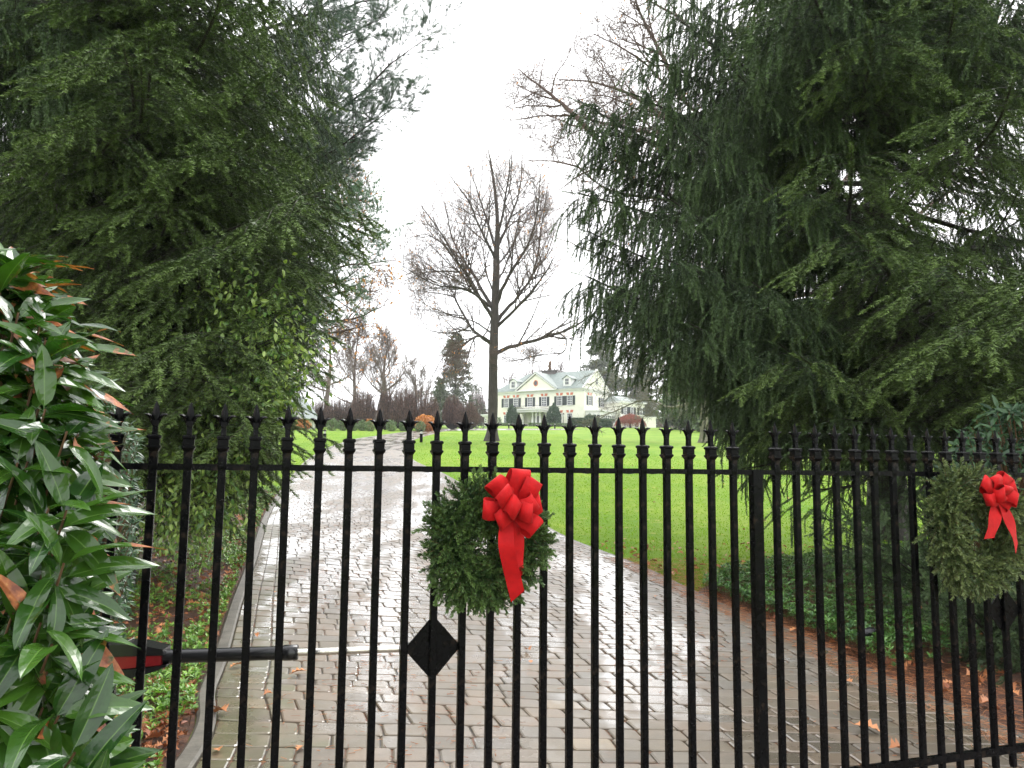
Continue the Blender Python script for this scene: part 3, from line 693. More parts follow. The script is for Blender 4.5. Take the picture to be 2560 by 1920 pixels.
def wreath(label, t, z, rad, tube_r, mat, seed, bow_t, bow_z, loops, tails, nspr, sprs, dens=1.):
    r = rs(seed); c0 = gp(t, .066, z); e = empty('wreath', c0, label, 'wreath', 'christmas wreaths on the gate', AL)
    TS = [sprig_t(L, nl, .0040, 84, s_, flat=.6, tipt=.5) for s_, (L, nl) in enumerate(sprs)]
    g = G(); k = nspr
    A = r.rand(k)*6.283; ph = r.uniform(-.25, 1, k)*math.pi*.9; ph = r.rand(k)*6.283
    rad_ = rad*(1+.06*np.sin(3*A+1))
    # local frame: x along gate, y = away from the viewer, z up. viewer side is -y
    cx = np.stack([np.cos(A)*rad_, 0*A, np.sin(A)*rad_], -1); er = np.stack([np.cos(A), 0*A, np.sin(A)], -1); ey = np.array([0, -1., 0])
    o_ = np.cos(ph)[:, None]*er+np.abs(np.sin(ph))[:, None]*ey
    base = cx+o_*tube_r*.35
    tg = np.stack([-np.sin(A), 0*A, np.cos(A)], -1)*np.where(r.rand(k) < .5, -1, 1)[:, None]
    d = nrm(o_*.9+tg*r.uniform(.1, 1.0, k)[:, None]+er*r.uniform(-.1, .5, k)[:, None]+np.array([0, 0, -.38])+.25*r.randn(k, 3)); d[:, 1] = np.minimum(d[:, 1], .12)
    for s_, T in enumerate(TS):
        q = slice(s_, None, len(TS)); kk = len(d[q]); g.inst(T, frames(d[q], up=ey, roll=r.randn(kk)*.7), base[q], tone=r.uniform(-.1, .42, kk), sc=r.uniform(.7, 1.2, kk))
    g.build('greenery', [mat, M['twig']], e)
    g = G(); a_ = np.linspace(0, 6.283, 40); tubes(g, np.stack([np.cos(a_)*rad, 0*a_, np.sin(a_)*rad], -1), np.full(40, .006), 6); g.build('wire_ring', M['iron'], e)
    bc = np.array([bow_t-t, -tube_r-.045, bow_z-z])
    g = G(); 
    for q_ in range(1): tubes(g, np.array([[0, .02, -.012], [0, -.01, 0], [0, .02, .012]])+bc, np.array([.012, .016, .012]), 8)
    bow = g.build('bow', M['velvet'], e)
    for (ang, L, W, lift, out, yo) in loops:
        a = R_(ang); u_ = np.array([math.cos(a), 0, math.sin(a)]); w_ = np.array([-math.sin(a), 0, math.cos(a)]); nv = np.array([0, -1., 0])
        dv = u_*math.cos(lift)+nv*math.sin(lift); uv = nrm(np.cross(np.cross(dv, nv), dv)); uv = -u_*math.sin(lift)+nv*math.cos(lift)
        th = np.linspace(-.93*math.pi, .93*math.pi, 26); x = L*(.5+.5*np.cos(th))*1.0; bul = out*np.sin(th)*(.35+.65*(x/L)**.6)
        c = bc+nv*yo+dv*x[:, None]+uv*bul[:, None]
        ww = w_*(W/2)*(.30+.70*np.clip(x/L*1.9, 0, 1)**.7)[:, None]
        # a crumple so the ribbon is not perfectly cylindrical
        c = c+uv*(np.sin(x*70+ang)*.0035+np.sin(x*160+ang*2)*.0015)[:, None]+w_*(.007*np.sin(th*2+ang))[:, None]
        g = G(); ribbon(g, c, ww); g.S = [np.full(len(s__), True) for s__ in g.S]; g.build('ribbon_loop', M['velvet'], bow)
    for pts, W, twist in tails:
        c = curve([bc+np.array(p) for p in pts], 40); f = np.linspace(0, 1, 40); a = twist[0]+(twist[1]-twist[0])*f+.15*np.sin(f*9)
        tn = nrm(np.gradient(c, axis=0)); sx = nrm(np.cross(tn, [0, -1., 0])); ny = np.cross(sx, tn)
        ww = (sx*np.cos(a)[:, None]+ny*np.sin(a)[:, None])*(W/2)*np.clip(.45+f*3, 0, 1)[:, None]
        # slanted cut at the end
        ww2 = ww.copy(); c2 = c.copy(); c2[-1] = c[-1]
        g = G(); n_ = 40; V = []
        for k_ in range(n_):
            cutv = tn[-1]*W*.28*(k_ == n_-1 or 0)
            V += [c2[k_]-ww2[k_]-cutv, c2[k_]+ww2[k_]+cutv]
        V = np.array(V); nn = np.repeat(nrm(np.cross(tn, ww)), 2, 0)*.0007
        q = [[2*k_, 2*k_+1, 2*k_+3, 2*k_+2] for k_ in range(n_-1)]
        g.add(V-nn, q, smooth=True); g.add(V+nn, q, smooth=True); g.build('ribbon_tail', M['velvet'], bow)
    return e
LOOPS1 = [(86, .168, .080, .22, .030, -.012), (57, .150, .074, .30, .028, -.006), (128, .158, .078, .20, .026, -.010), (137, .128, .076, .55, .028, .006), (176, .138, .076, .20, .026, -.006),
          (203, .105, .072, .45, .026, .004), (150, .088, .074, 1.0, .030, .016), (14, .112, .072, .30, .026, -.002), (-2, .078, .078, .95, .030, .018), (-44, .118, .078, .35, .028, .002), (35, .095, .066, .6, .026, .008)]
TAILS1 = [([(0, -.0, -.005), (-.035, -.02, -.06), (-.045, -.04, -.13), (-.025, -.03, -.21), (-.004, -.015, -.27), (.014, -.012, -.335)], .062, (0, -.6)),
          ([(.0, .0, -.01), (.018, -.005, -.07), (.016, -.002, -.14), (.018, .005, -.20), (.022, .0, -.265)], .058, (.5, .2))]
# bow size follows the photograph: centre at px (1272,1269)
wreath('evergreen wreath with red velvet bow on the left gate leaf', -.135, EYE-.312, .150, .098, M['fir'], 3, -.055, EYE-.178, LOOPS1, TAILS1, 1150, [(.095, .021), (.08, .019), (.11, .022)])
LOOPS2 = [(60, .12, .066, .35, .024, 0), (110, .10, .066, .4, .024, 0), (150, .13, .066, .3, .024, 0), (200, .11, .066, .45, .026, .004), (185, .07, .066, .95, .028, .02), (-20, .10, .066, .7, .026, .012),
          (20, .12, .062, .35, .024, 0), (-50, .10, .064, .4, .024, 0), (80, .07, .06, .95, .024, .02), (-85, .05, .05, .9, .022, .02)]
TAILS2 = [([(0, 0, 0), (-.02, -.03, -.07), (-.06, -.045, -.14), (-.10, -.05, -.215)], .078, (0, .1)), ([(0, -.02, 0), (.03, -.035, -.08), (.062, -.045, -.17), (.085, -.045, -.265)], .072, (.1, .35))]
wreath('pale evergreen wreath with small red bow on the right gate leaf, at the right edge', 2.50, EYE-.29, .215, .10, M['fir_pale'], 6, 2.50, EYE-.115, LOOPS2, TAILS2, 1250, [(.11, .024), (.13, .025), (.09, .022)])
#@@VEG@@
# ================================================================== SPRUCES
STR = {}
for nm, lens in (('s', .14), ('m', .26), ('l', .42)):
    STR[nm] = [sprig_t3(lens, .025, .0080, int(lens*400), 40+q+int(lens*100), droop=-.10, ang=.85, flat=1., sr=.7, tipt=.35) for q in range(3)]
def strands(g, P, D, ln, r, tone, up=(0, 0, 1)):
    b_ = np.where(ln < .2, 0, np.where(ln < .33, 1, 2)); base = np.array([.14, .26, .42])[b_]
    v = r.randint(0, 3, len(P))
    for a, nm in enumerate('sml'):
        for q in range(3):
            k = (b_ == a) & (v == q)
            if k.any(): g.inst(STR[nm][q], frames(D[k], up=up, roll=r.randn(k.sum())*.4), P[k], tone=tone[k], sc=np.stack([(ln/base)[k]]+[np.clip(ln/base, .85, 1.1)[k]]*2, -1))
def bough(seed, L=4., style='weep', bare=.25, dens=1., sag=.22, sp=.085):
    r = rs(seed); g = G(); n = 16; t = np.linspace(0, 1, n)
    limb = np.stack([L*t*(1-.04*t), .12*L*np.sin(t*2.2+r.uniform(-1, 1))*t, L*(-sag*t*1.4+sag*1.25*t**2.6)+.02*L*np.sin(t*7+seed)*t], -1)
    tubes(g, limb, np.interp(t, [0, .5, 1], [.045, .022, .006])*(L/4)**.8, 6, 1)
    ts = np.arange(bare, .985, sp*.5/L/dens**.5*1.0); k = len(ts); side = np.where(np.arange(k) % 2, 1., -1.)
    x = ts*(n-1); i = np.minimum(x.astype(int), n-2); f = (x-i)[:, None]; pos = limb[i]*(1-f)+limb[i+1]*f; tn = nrm(limb[i+1]-limb[i])
    ls = L*.29*np.clip(1.25-ts, .12, 1)**.8*np.clip((ts-bare)*5+.4, .3, 1)*r.uniform(.6, 1.15, k)
    sd = nrm(np.cross([0, 0, 1.], tn)); a = r.uniform(.75, 1.15, k)[:, None]
    d = nrm(tn*np.cos(a)+sd*side[:, None]*np.sin(a)+np.array([0, 0, .0])+.12*r.randn(k, 3))
    n2 = 7; u = np.linspace(0, 1, n2); dr = (.65 if style == 'weep' else .85)*r.uniform(.6, 1.4, k)
    S2 = pos[:, None]+d[:, None]*(ls[:, None]*u)[..., None]; S2[..., 2] -= (dr*ls)[:, None]*u**1.7
    S2 += np.cumsum(r.randn(k, n2, 3)*.008, 1)*(ls/.6)[:, None, None]
    tubes(g, S2, np.linspace(.006, .0022, n2)[None]*np.clip(ls, .4, 1.3)[:, None], 3, 1)
    dP, dR, _ = spawn(limb[None], np.full((1, n), .008), 46, .04, .75, 1.2, L*.17, r, -.35, 6, .18, .6, rmin=.004, taper=.3); tubes(g, dP, dR, 3, 1)
    dQ, dS, _ = spawn(dP, dR, 5, .2, 1, .8, L*.07, r, -.3, 4, .2, .6, rmin=.003); tubes(g, dQ, dS, 3, 1)
    spc = .060/dens
    m_ = np.maximum(3, (ls/spc).astype(int)); own = np.repeat(np.arange(k), m_)
    uu = np.concatenate([(np.arange(q)+r.rand(q))/q for q in m_]); uu = .06+.92*uu
    x = uu*(n2-1); i = np.minimum(x.astype(int), n2-2); f = (x-i)[:, None]
    P = S2[own, i]*(1-f)+S2[own, i+1]*f; T = nrm(S2[own, i+1]-S2[own, i]); lr = np.where(r.rand(len(P)) < .5, -1., 1.)[:, None]
    sv = nrm(np.cross([0, 0, 1.], T)); down = np.array([0, 0, -1.])
    if style == 'weep':
        D = nrm(T*r.uniform(.15, .6, (len(P), 1))+sv*lr*r.uniform(.0, .45, (len(P), 1))+down*r.uniform(.7, 1.5, (len(P), 1))); Ls = r.uniform(.13, .60, len(P))*(.55+.6*np.sin(math.pi*np.clip(uu, 0, 1)))
    else:
        D = nrm(T*r.uniform(.5, .9, (len(P), 1))+sv*lr*r.uniform(.35, .8, (len(P), 1))+down*r.uniform(.35, 1.25, (len(P), 1))); Ls = r.uniform(.09, .34, len(P))*(1.15-.6*uu)
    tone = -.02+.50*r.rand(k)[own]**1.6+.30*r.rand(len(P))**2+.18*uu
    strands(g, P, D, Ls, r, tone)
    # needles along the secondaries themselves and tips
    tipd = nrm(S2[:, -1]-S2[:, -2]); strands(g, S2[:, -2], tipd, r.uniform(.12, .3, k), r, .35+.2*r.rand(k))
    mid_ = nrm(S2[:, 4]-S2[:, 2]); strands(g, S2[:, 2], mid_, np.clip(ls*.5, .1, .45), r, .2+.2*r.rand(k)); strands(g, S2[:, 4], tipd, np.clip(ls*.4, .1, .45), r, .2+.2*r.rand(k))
    # leader
    q = limb[-5:-1]; strands(g, q, nrm(limb[-4:]-limb[-5:-1]), np.full(4, .4*L/4), r, np.full(4, .4))
    return g
SPM = [M['needle'], M['bark']]; SPY = [M['needle_y'], M['bark']]
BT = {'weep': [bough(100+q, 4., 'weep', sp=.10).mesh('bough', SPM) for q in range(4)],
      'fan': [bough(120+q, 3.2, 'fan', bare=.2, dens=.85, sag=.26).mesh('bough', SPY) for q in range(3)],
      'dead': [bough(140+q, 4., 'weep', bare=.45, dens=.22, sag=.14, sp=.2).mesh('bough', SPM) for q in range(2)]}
print('bough faces', [len(m_.polygons) for k_ in BT for m_ in BT[k_]])
BL_ = {'weep': 4., 'fan': 3.2, 'dead': 4.}
def place_bough(e, kind, r, base, tip, roll=0., v=None):
    base, tip = np.array(base, float), np.array(tip, float); d = tip-base; L = np.linalg.norm(d)
    o = bpy.data.objects.new('bough', BT[kind][r.randint(len(BT[kind])) if v is None else v]); COL.objects.link(o); o.parent = e
    s_ = L/BL_[kind]; d = d/L
    yaw = math.atan2(d[1], d[0]); pit = math.asin(np.clip(d[2], -1, 1))
    # the template tip sits at about -3% of its length, so the pitch is near the real one
    o.matrix_basis = Matrix.Translation(Vector(base)) @ Matrix.Rotation(yaw, 4, 'Z') @ Matrix.Rotation(-pit, 4, 'Y') @ Matrix.Rotation(roll, 4, 'X') @ Matrix.Diagonal((s_, s_, min(s_, 1.15), 1))
    return o
def trunk_mesh(h, r0, seed, lean=0., mat='bark', sides=12, gzv=0.):
    r = rs(seed); g = G(); n = 24; z = np.linspace(-.3, h, n); t = np.clip(z/h, 0, 1)
    P = np.stack([.06*np.sin(z*.7+seed)*t+lean*z, .06*np.cos(z*.5)*t, z], -1); rad = r0*((1-t)**.8*.85+.04)+r0*.45*np.exp(-np.maximum(z, 0)*2.2)
    tubes(g, P, rad, sides, 0); return g
def spruce(label, base, h, r0, seed, manual, n_auto, ok, hr, lenf, kinds, az=(0, 6.283), maxn=100, tries=4000):
    e = empty('spruce_tree', base, label, 'tree', None); r = rs(seed)
    trunk_mesh(h, r0, seed).build('trunk', M['bark'], e); cnt = 0
    for (kd, z0, tip, roll) in manual:
        t_ = np.array(tip)-base; place_bough(e, kd, r, (0, 0, z0-base[2]), t_, roll); cnt += 1
    z_ = np.linspace(hr[0], hr[1], n_auto); 
    for k in range(n_auto):
        for q in range(60):
            a = r.uniform(*az); zz = z_[k]+r.uniform(-.2, .2); L = lenf(zz)*r.uniform(.75, 1.08); el = r.uniform(-.34, .05)
            tip = np.array([math.cos(a)*math.cos(el), math.sin(a)*math.cos(el), math.sin(el)])*L+np.array([0, 0, zz])
            if ok(base+tip, base+tip*.7, r): break
        else: continue
        place_bough(e, kinds(zz, a, r), r, (0, 0, zz), tip, r.uniform(-.2, .2)); cnt += 1
        if cnt >= maxn: break
    print(label[:20], cnt); return e
k22 = 2560/2212
def P2(x, y, Y): return at(x*k22, y*k22, Y)
# ---- right spruce
edgeR_y = [-900, -200, 0, 100, 230, 300, 430, 480, 600, 700, 800, 850, 950, 1000, 1100, 1200]
edgeR_x = [1800, 1500, 1400, 1390, 1270, 1260, 1230, 1220, 1215, 1290, 1450, 1470, 1470, 1520, 1640, 1900]
def okR(tip, q, r):
    for p, mg in ((tip, 12), (q, 60)):
        if p[1] < 5.2: return False
        x, y = project(p); x /= k22; y /= k22
        if x < np.interp(y, edgeR_y, edgeR_x)+mg: return False
        if y > 770: return False
    return True
bR = np.array([6.6, 13.6, float(gz(6.6, 13.6))])
manR = [('weep', 6.8, P2(1195, 235, 12.2), 0), ('weep', 5.9, P2(1180, 432, 11.8), .1), ('weep', 4.6, P2(1192, 590, 11.4), 0), ('weep', 7.9, P2(1330, 120, 12), 0), ('weep', 9.2, P2(1375, -20, 12), 0),
        ('weep', 6.3, P2(1230, 330, 12.6), .2), ('weep', 5.3, P2(1215, 500, 12.3), -.1), ('weep', 4.0, P2(1270, 660, 11), 0), ('weep', 8.6, P2(1390, 60, 11), 0), ('weep', 7.2, P2(1290, 210, 11.4), 0),
        ('weep', 5.0, P2(1330, 560, 9.8), 0), ('weep', 4.3, P2(1380, 690, 9.6), 0), ('weep', 6.4, P2(1400, 300, 10), 0), ('weep', 5.7, P2(1350, 430, 10), 0), ('weep', 7.6, P2(1480, 160, 9.4), 0), ('weep', 3.4, P2(1470, 800, 10.5), 0),
        ('weep', 3.2, P2(1500, 830, 10), 0), ('weep', 3.7, P2(1560, 740, 9), 0), ('weep', 9.8, P2(1460, -90, 10.5), 0), ('weep', 8.4, P2(1560, 40, 9), 0), ('weep', 4.9, P2(1500, 600, 9), 0), ('weep', 6.0, P2(1530, 400, 9), 0),
        ('fan', 5.3, P2(1720, 500, 7.6), .1), ('fan', 4.6, P2(1860, 560, 7.2), 0), ('fan', 4.3, P2(1990, 600, 6.6), 0), ('fan', 5.0, P2(2120, 520, 6.4), 0), ('fan', 3.7, P2(1900, 690, 6.8), 0), ('fan', 4.4, P2(2180, 640, 6.0), 0), ('fan', 6.0, P2(1650, 330, 8), 0),
        ('fan', 3.3, P2(1620, 760, 8.2), 0), ('fan', 7.2, P2(2080, 160, 7), 0), ('fan', 3.2, P2(2090, 760, 6.6), 0), ('fan', 7.5, P2(1700, 60, 8), 0),
        ('dead', 2.7, P2(1560, 1000, 10.5), 0), ('dead', 2.4, P2(1690, 1060, 9.5), 0), ('dead', 2.2, P2(1830, 1090, 8.6), 0), ('dead', 2.9, P2(1740, 900, 8.4), 0), ('dead', 2.5, P2(1950, 1060, 8.2), 0), ('dead', 3.1, P2(1900, 880, 8), 0), ('dead', 2.8, P2(2100, 930, 7.6), 0)]
def lenR(z): return float(np.interp(z, [0, 3, 7, 12], [5.6, 6.0, 5.4, 4.2]))
def kindR(z, a, r):
    return 'fan' if (math.sin(a) < -.5 and z < 8 and r.rand() < .5) else ('dead' if z < 2.6 and r.rand() < .5 else 'weep')
rg = rs(302)
manR += [(a_, b_, c_, d_) for k in range(12) for x, y in [(rg.uniform(1500, 2200), -340+26*k)] for p in [P2(x, y, rg.uniform(7.6, 9.5))] for (a_, b_, c_, d_) in [('weep' if k % 2 else 'fan', p[2]+rg.uniform(.3, 1.), p, rg.uniform(-.2, .2))]]
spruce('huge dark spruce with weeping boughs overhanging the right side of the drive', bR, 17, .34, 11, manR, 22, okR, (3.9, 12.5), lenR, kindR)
# second spruce further right behind, fills the far right
def okR2(tip, q, r):
    x, y = project(tip); x /= k22
    return x > 1800 and tip[1] > 6 and y/k22 < 760
bR2 = np.array([11.5, 15.5, float(gz(11.5, 15.5))])
spruce('second dark spruce behind the huge one, at the right edge', bR2, 16, .3, 12, [], 18, okR2, (4.2, 12), lambda z: 5.2-.15*z, lambda z, a, r: 'dead' if r.rand() < .55 else 'weep')
# ---- left spruce
edgeL_y = [-900, -100, 0, 100, 200, 300, 400, 450, 500, 560, 650, 700, 800, 900, 1000, 1200]
edgeL_x = [300, 600, 720, 700, 745, 740, 700, 650, 640, 680, 600, 520, 470, 450, 450, 420]
def okL(tip, q, r):
    for p, mg in ((tip, 75), (q, 120)):
        if p[1] < 5.2: return False
        x, y = project(p); x /= k22; y /= k22
        if x > np.interp(y, edgeL_y, edgeL_x)-mg: return False
        if y > 1120 or (y > 850 and x > 400): return False
    return True
bL = np.array([-7.2, 12.2, float(gz(-7.2, 12.2))])
manL = [('weep', 6.2, P2(700, 195, 11), 0), ('weep', 5.6, P2(712, 290, 10.8), 0), ('weep', 4.9, P2(675, 390, 10.4), 0), ('weep', 4.0, P2(650, 545, 10.4), 0), ('weep', 7.4, P2(700, 60, 11), 0), ('weep', 8.4, P2(690, -60, 11), 0),
        ('weep', 3.6, P2(610, 600, 10), 0), ('fan', 4.8, P2(560, 380, 9), .1), ('fan', 5.4, P2(620, 250, 9), 0), ('weep', 5.0, P2(600, 420, 8.6), 0), ('weep', 4.2, P2(540, 560, 8.4), 0), ('fan', 6.0, P2(420, 60, 7), 0), ('fan', 6.4, P2(180, 60, 6.2), 0),
        ('fan', 5.2, P2(330, 200, 6.6), 0), ('fan', 4.8, P2(480, 260, 7.2), 0), ('fan', 4.3, P2(300, 470, 6.6), 0), ('fan', 3.8, P2(450, 620, 7), 0), ('fan', 3.2, P2(420, 740, 7), .1), ('fan', 2.7, P2(380, 870, 6.4), 0), 
        ('weep', 3.4, P2(560, 700, 9), 0), ('weep', 2.9, P2(480, 800, 8), 0), ('weep', 3.9, P2(540, 640, 9.4), 0), ('fan', 3.6, P2(240, 640, 6), 0), ('fan', 3.0, P2(300, 760, 6), 0),
        ('weep', 4.4, P2(590, 490, 10), 0)]
rg = rs(301)
def gridb(x0, x1, y0, y1, n, Ya, Yb_, kind, dz=(.35, 1.1)):
    out = []
    for k in range(n):
        x, y = rg.uniform(x0, x1), y0+(y1-y0)*(k+rg.rand())/n; p = P2(x, y, rg.uniform(Ya, Yb_)); out.append((kind, p[2]+rg.uniform(*dz), p, rg.uniform(-.25, .25)))
    return out
manL += gridb(20, 540, -80, 640, 22, 6.2, 8.6, 'fan')+gridb(60, 440, 640, 900, 7, 6., 7.5, 'fan')+gridb(0, 560, -100, 400, 8, 8, 10, 'weep')+gridb(-200, 200, -250, 330, 9, 7, 9, 'weep')+gridb(0, 560, -420, -90, 14, 6.5, 8.5, 'fan')
def lenL(z): return float(np.interp(z, [0, 3, 7, 12], [4.8, 5.4, 5.0, 4.2]))
def kindL(z, a, r): return 'fan' if (math.sin(a) < -.3 and r.rand() < .6) else 'weep'
spruce('large spruce with drooping olive green boughs on the left side of the drive', bL, 16, .32, 21, manL, 30, okL, (1.6, 11.5), lenL, kindL)
bL2 = np.array([-10.8, 13.5, float(gz(-10.8, 13.5))])
def okL2(tip, q, r):
    x, y = project(tip); return x/k22 < 420 and tip[1] > 6
spruce('second spruce behind the first, at the left edge', bL2, 16, .3, 22, [], 40, okL2, (1.2, 12), lambda z: 5.2-.15*z, lambda z, a, r: 'weep')

# ================================================================== WHITE PINES (long needle tufts)
def tuft_t(L, k, w_, seed, spread=.55):
    rr = rs(seed); g = G(); d = nrm(np.stack([np.ones(k), rr.randn(k)*spread, rr.randn(k)*spread], -1)); p = np.zeros((k, 3)); p[:, 0] = -rr.rand(k)*L*.5
    s_ = nrm(np.cross(d, rr.randn(k, 3)))*w_/2; V = np.stack([p-s_, p+s_, p+d*L*rr.uniform(.7, 1.1, k)[:, None]], 1)
    g.add(V.reshape(-1, 3), np.arange(3*k).reshape(-1, 3), 0, np.repeat(rr.rand(k)*.3, 3)); return g.template()
def pine(label, base, limbs, seed, mat, tl, tw, h, r0, m2=9, m3=6, L2=1.0, barkm='bark', trop=.12, tk=26, name='pine_tree', trunk=True):
    """limbs: list of (z0 world, tip point)"""
    e = empty(name, base, label, 'tree'); r = rs(seed)
    trunk_mesh(h, r0, seed).build('trunk', M[barkm], e)
    TT = [tuft_t(tl, tk, tw, 60+q) for q in range(3)]
    for z0, tip in limbs:
        g = G(); b_ = np.array([0, 0, z0-base[2]]); t_ = np.array(tip)-base; n = 12; f = np.linspace(0, 1, n)[:, None]; L = np.linalg.norm(t_-b_)
        P = b_+(t_-b_)*f; P[:, 2] -= .06*L*np.sin(math.pi*f[:, 0]); P += np.cumsum(r.randn(n, 3)*.02, 0)*(f > 0)
        Rd = np.linspace(.009*L+.006, .005, n)[None]; P[:, 1:] += np.cumsum(r.randn(n, 2)*.035*L/5, 0)*(f > .05); P[:, 2] += .05*L*np.sin(f[:, 0]*5+seed+tip[2]); P = P[None]; tubes(g, P, Rd, 5, 1)
        P2_, R2_, l2 = spawn(P, Rd, int(m2*L/3)+3, .25, 1., .8, L2, r, trop, 6, .1, .5, rmin=.004, taper=.5)
        tubes(g, P2_, R2_, 4, 1)
        P3_, R3_, l3 = spawn(P2_, R2_, m3, .2, 1, .75, L2*.38, r, trop, 4, .1, .6, rmin=.003, taper=.4); tubes(g, P3_, R3_, 3, 1)
        for PP in (P3_, P2_):
            for q_ in ((-1, -2), (-2, -3)):
                tp = PP[:, q_[0]]; d = nrm(PP[:, q_[0]]-PP[:, q_[1]])
                for q in range(3): g.inst(TT[q], frames(d[q::3], roll=r.rand(len(d[q::3]))*6), tp[q::3], tone=r.uniform(0, .6, len(d[q::3])), sc=r.uniform(.7, 1.15, len(d[q::3])))
        g.build('limb', [mat, M[barkm]], e)
    return e
bp = np.array([-7.6, 17., float(gz(0, 17.))])
def bz(z): return z
pine('dark pine with long soft needle tufts reaching over the drive from the left', bp,
     [(8.0, P2(962, 100, 15)), (8.0, P2(890, 235, 14.6)), (10, P2(860, 20, 15)), (7.6, P2(820, 250, 15.4)), (9, P2(780, 110, 14.5)), (11, P2(940, -60, 16)), (7.0, P2(800, 300, 16)), (9.6, P2(740, 20, 14)), (7, P2(750, 200, 14)), (12, P2(760, -140, 14)), (8.6, P2(700, 120, 14)), (6.4, P2(770, 340, 15.5)), (8.8, P2(830, 170, 16))],
     31, M['pine'], .15, .0050, 15, .22, 17, 8, 1.15, tk=34)
bp = np.array([-9.5, 25., float(gz(0, 25.))])
pine('pale blue green pine with airy boughs behind the left spruce', bp,
     [(7.6, P2(835, 500, 22)), (7.2, P2(825, 575, 22)), (9.0, P2(790, 400, 23)), (8.6, P2(800, 450, 22.5)), (6.2, P2(760, 640, 22)), (7.6, P2(770, 530, 21)), (10.5, P2(770, 330, 23)), (6.8, P2(740, 590, 22)), (8.4, P2(740, 480, 23)), (5.6, P2(700, 680, 22)), (9.6, P2(730, 400, 22)), (7.4, P2(690, 540, 22)), (11.5, P2(760, 250, 23))],
     33, M['pine_pale'], .14, .008, 15, .2, 14, 7, 1.3, tk=24)

# ================================================================== BARE DECIDUOUS TREES
def bare_tree(name, label, base, limbs, seed, mat, ms=(9, 8, 5), Ls=(2.6, 1.2, .55), trop=(.12, .12, .1), ang=(.65, .7, .75), rm=(.02, .012, .009), wig=(.12, .16, .2), keep=None, leaves=None, trunk_r=None, group=None, sides=(10, 5, 4, 3), t0=.22, tw=None):
    """limbs: list of (polyline world pts, r0, r1); first one is the trunk"""
    base = np.array(base, float); e = empty(name, base, label, 'tree', group); r = rs(seed)
    P0 = curve(np.array(limbs[0][0])-base, 26); R0_ = np.interp(np.linspace(0, 1, 26), [0, .08, .5, 1], [limbs[0][1]*1.0, limbs[0][1]*.85, limbs[0][1]*.62+limbs[0][2]*.3, limbs[0][2]]) 
    R0_ = R0_*(1+.05*np.sin(np.arange(26)*2.3)); R0_[0] = limbs[0][1]*1.5; R0_[1] = limbs[0][1]*.98
    g = G(); tubes(g, P0, R0_, sides[0]); g.build('trunk', M[mat], e)
    g = G(); LP, LR = [], []
    for pts, a, b_ in limbs[1:]:
        c = curve(np.array(pts)-base, 18); L = np.linalg.norm(c[-1]-c[0]); c = c+np.cumsum(r.randn(18, 3)*L*.0035, 0)
        LP.append(c); LR.append(np.linspace(a, b_, 18))
    LP = np.array(LP); LR = np.array(LR); tubes(g, LP, LR, 6)
    LL = np.linalg.norm(LP[:, -1]-LP[:, 0], axis=1)
    tipsP = []
    src = (LP, LR); prevL = None
    for lv in range(len(ms)):
        L = Ls[lv]
        Pn, Rn, ln = spawn(src[0], src[1], ms[lv], t0 if lv == 0 else .15, 1., ang[lv], L, r, trop[lv], 7 if lv == 0 else 5, wig[lv], .55, rmin=rm[lv], taper=.45)
        if keep is not None:
            k_ = keep(Pn[:, -1]+base); Pn, Rn = Pn[k_], Rn[k_]
        tubes(g, Pn, Rn, sides[min(lv+1, 3)] if lv else 4, 1 if (tw and lv) else 0); src = (Pn, Rn); tipsP.append(Pn)
    g.build('branches', [M[mat], M[tw]] if tw else M[mat], e)
    if leaves:
        T, n_, mt_, tn = leaves; tp = tipsP[-1]; q = r.rand(len(tp)) < n_; p = tp[q, -1]; 
        if len(p):
            g = G(); g.inst(T, frames(r.randn(len(p), 3)+np.array([0, 0, -.6])), p, tone=r.uniform(*tn, len(p)), sc=r.uniform(.6, 1.3, len(p))); g.build('leaves', M[mt_], e)
    return e
def blob_t(L, k, seed, fl=.6):
    """small cluster of k leaf sized triangles"""
    rr = rs(seed); g = G(); c = rr.randn(k, 3)*L*.35; d = nrm(rr.randn(k, 3)+np.array([0, 0, -.3])); s_ = nrm(np.cross(d, rr.randn(k, 3)))
    V = np.stack([c-d*L*.5, c+s_*L*.28, c+d*L*.5, c-s_*L*.28], 1); g.add(V.reshape(-1, 3), np.arange(4*k).reshape(-1, 4), 0, np.repeat(rr.rand(k)*.5, 4)); return g.template()
BLOB_S = blob_t(.12, 3, 1)
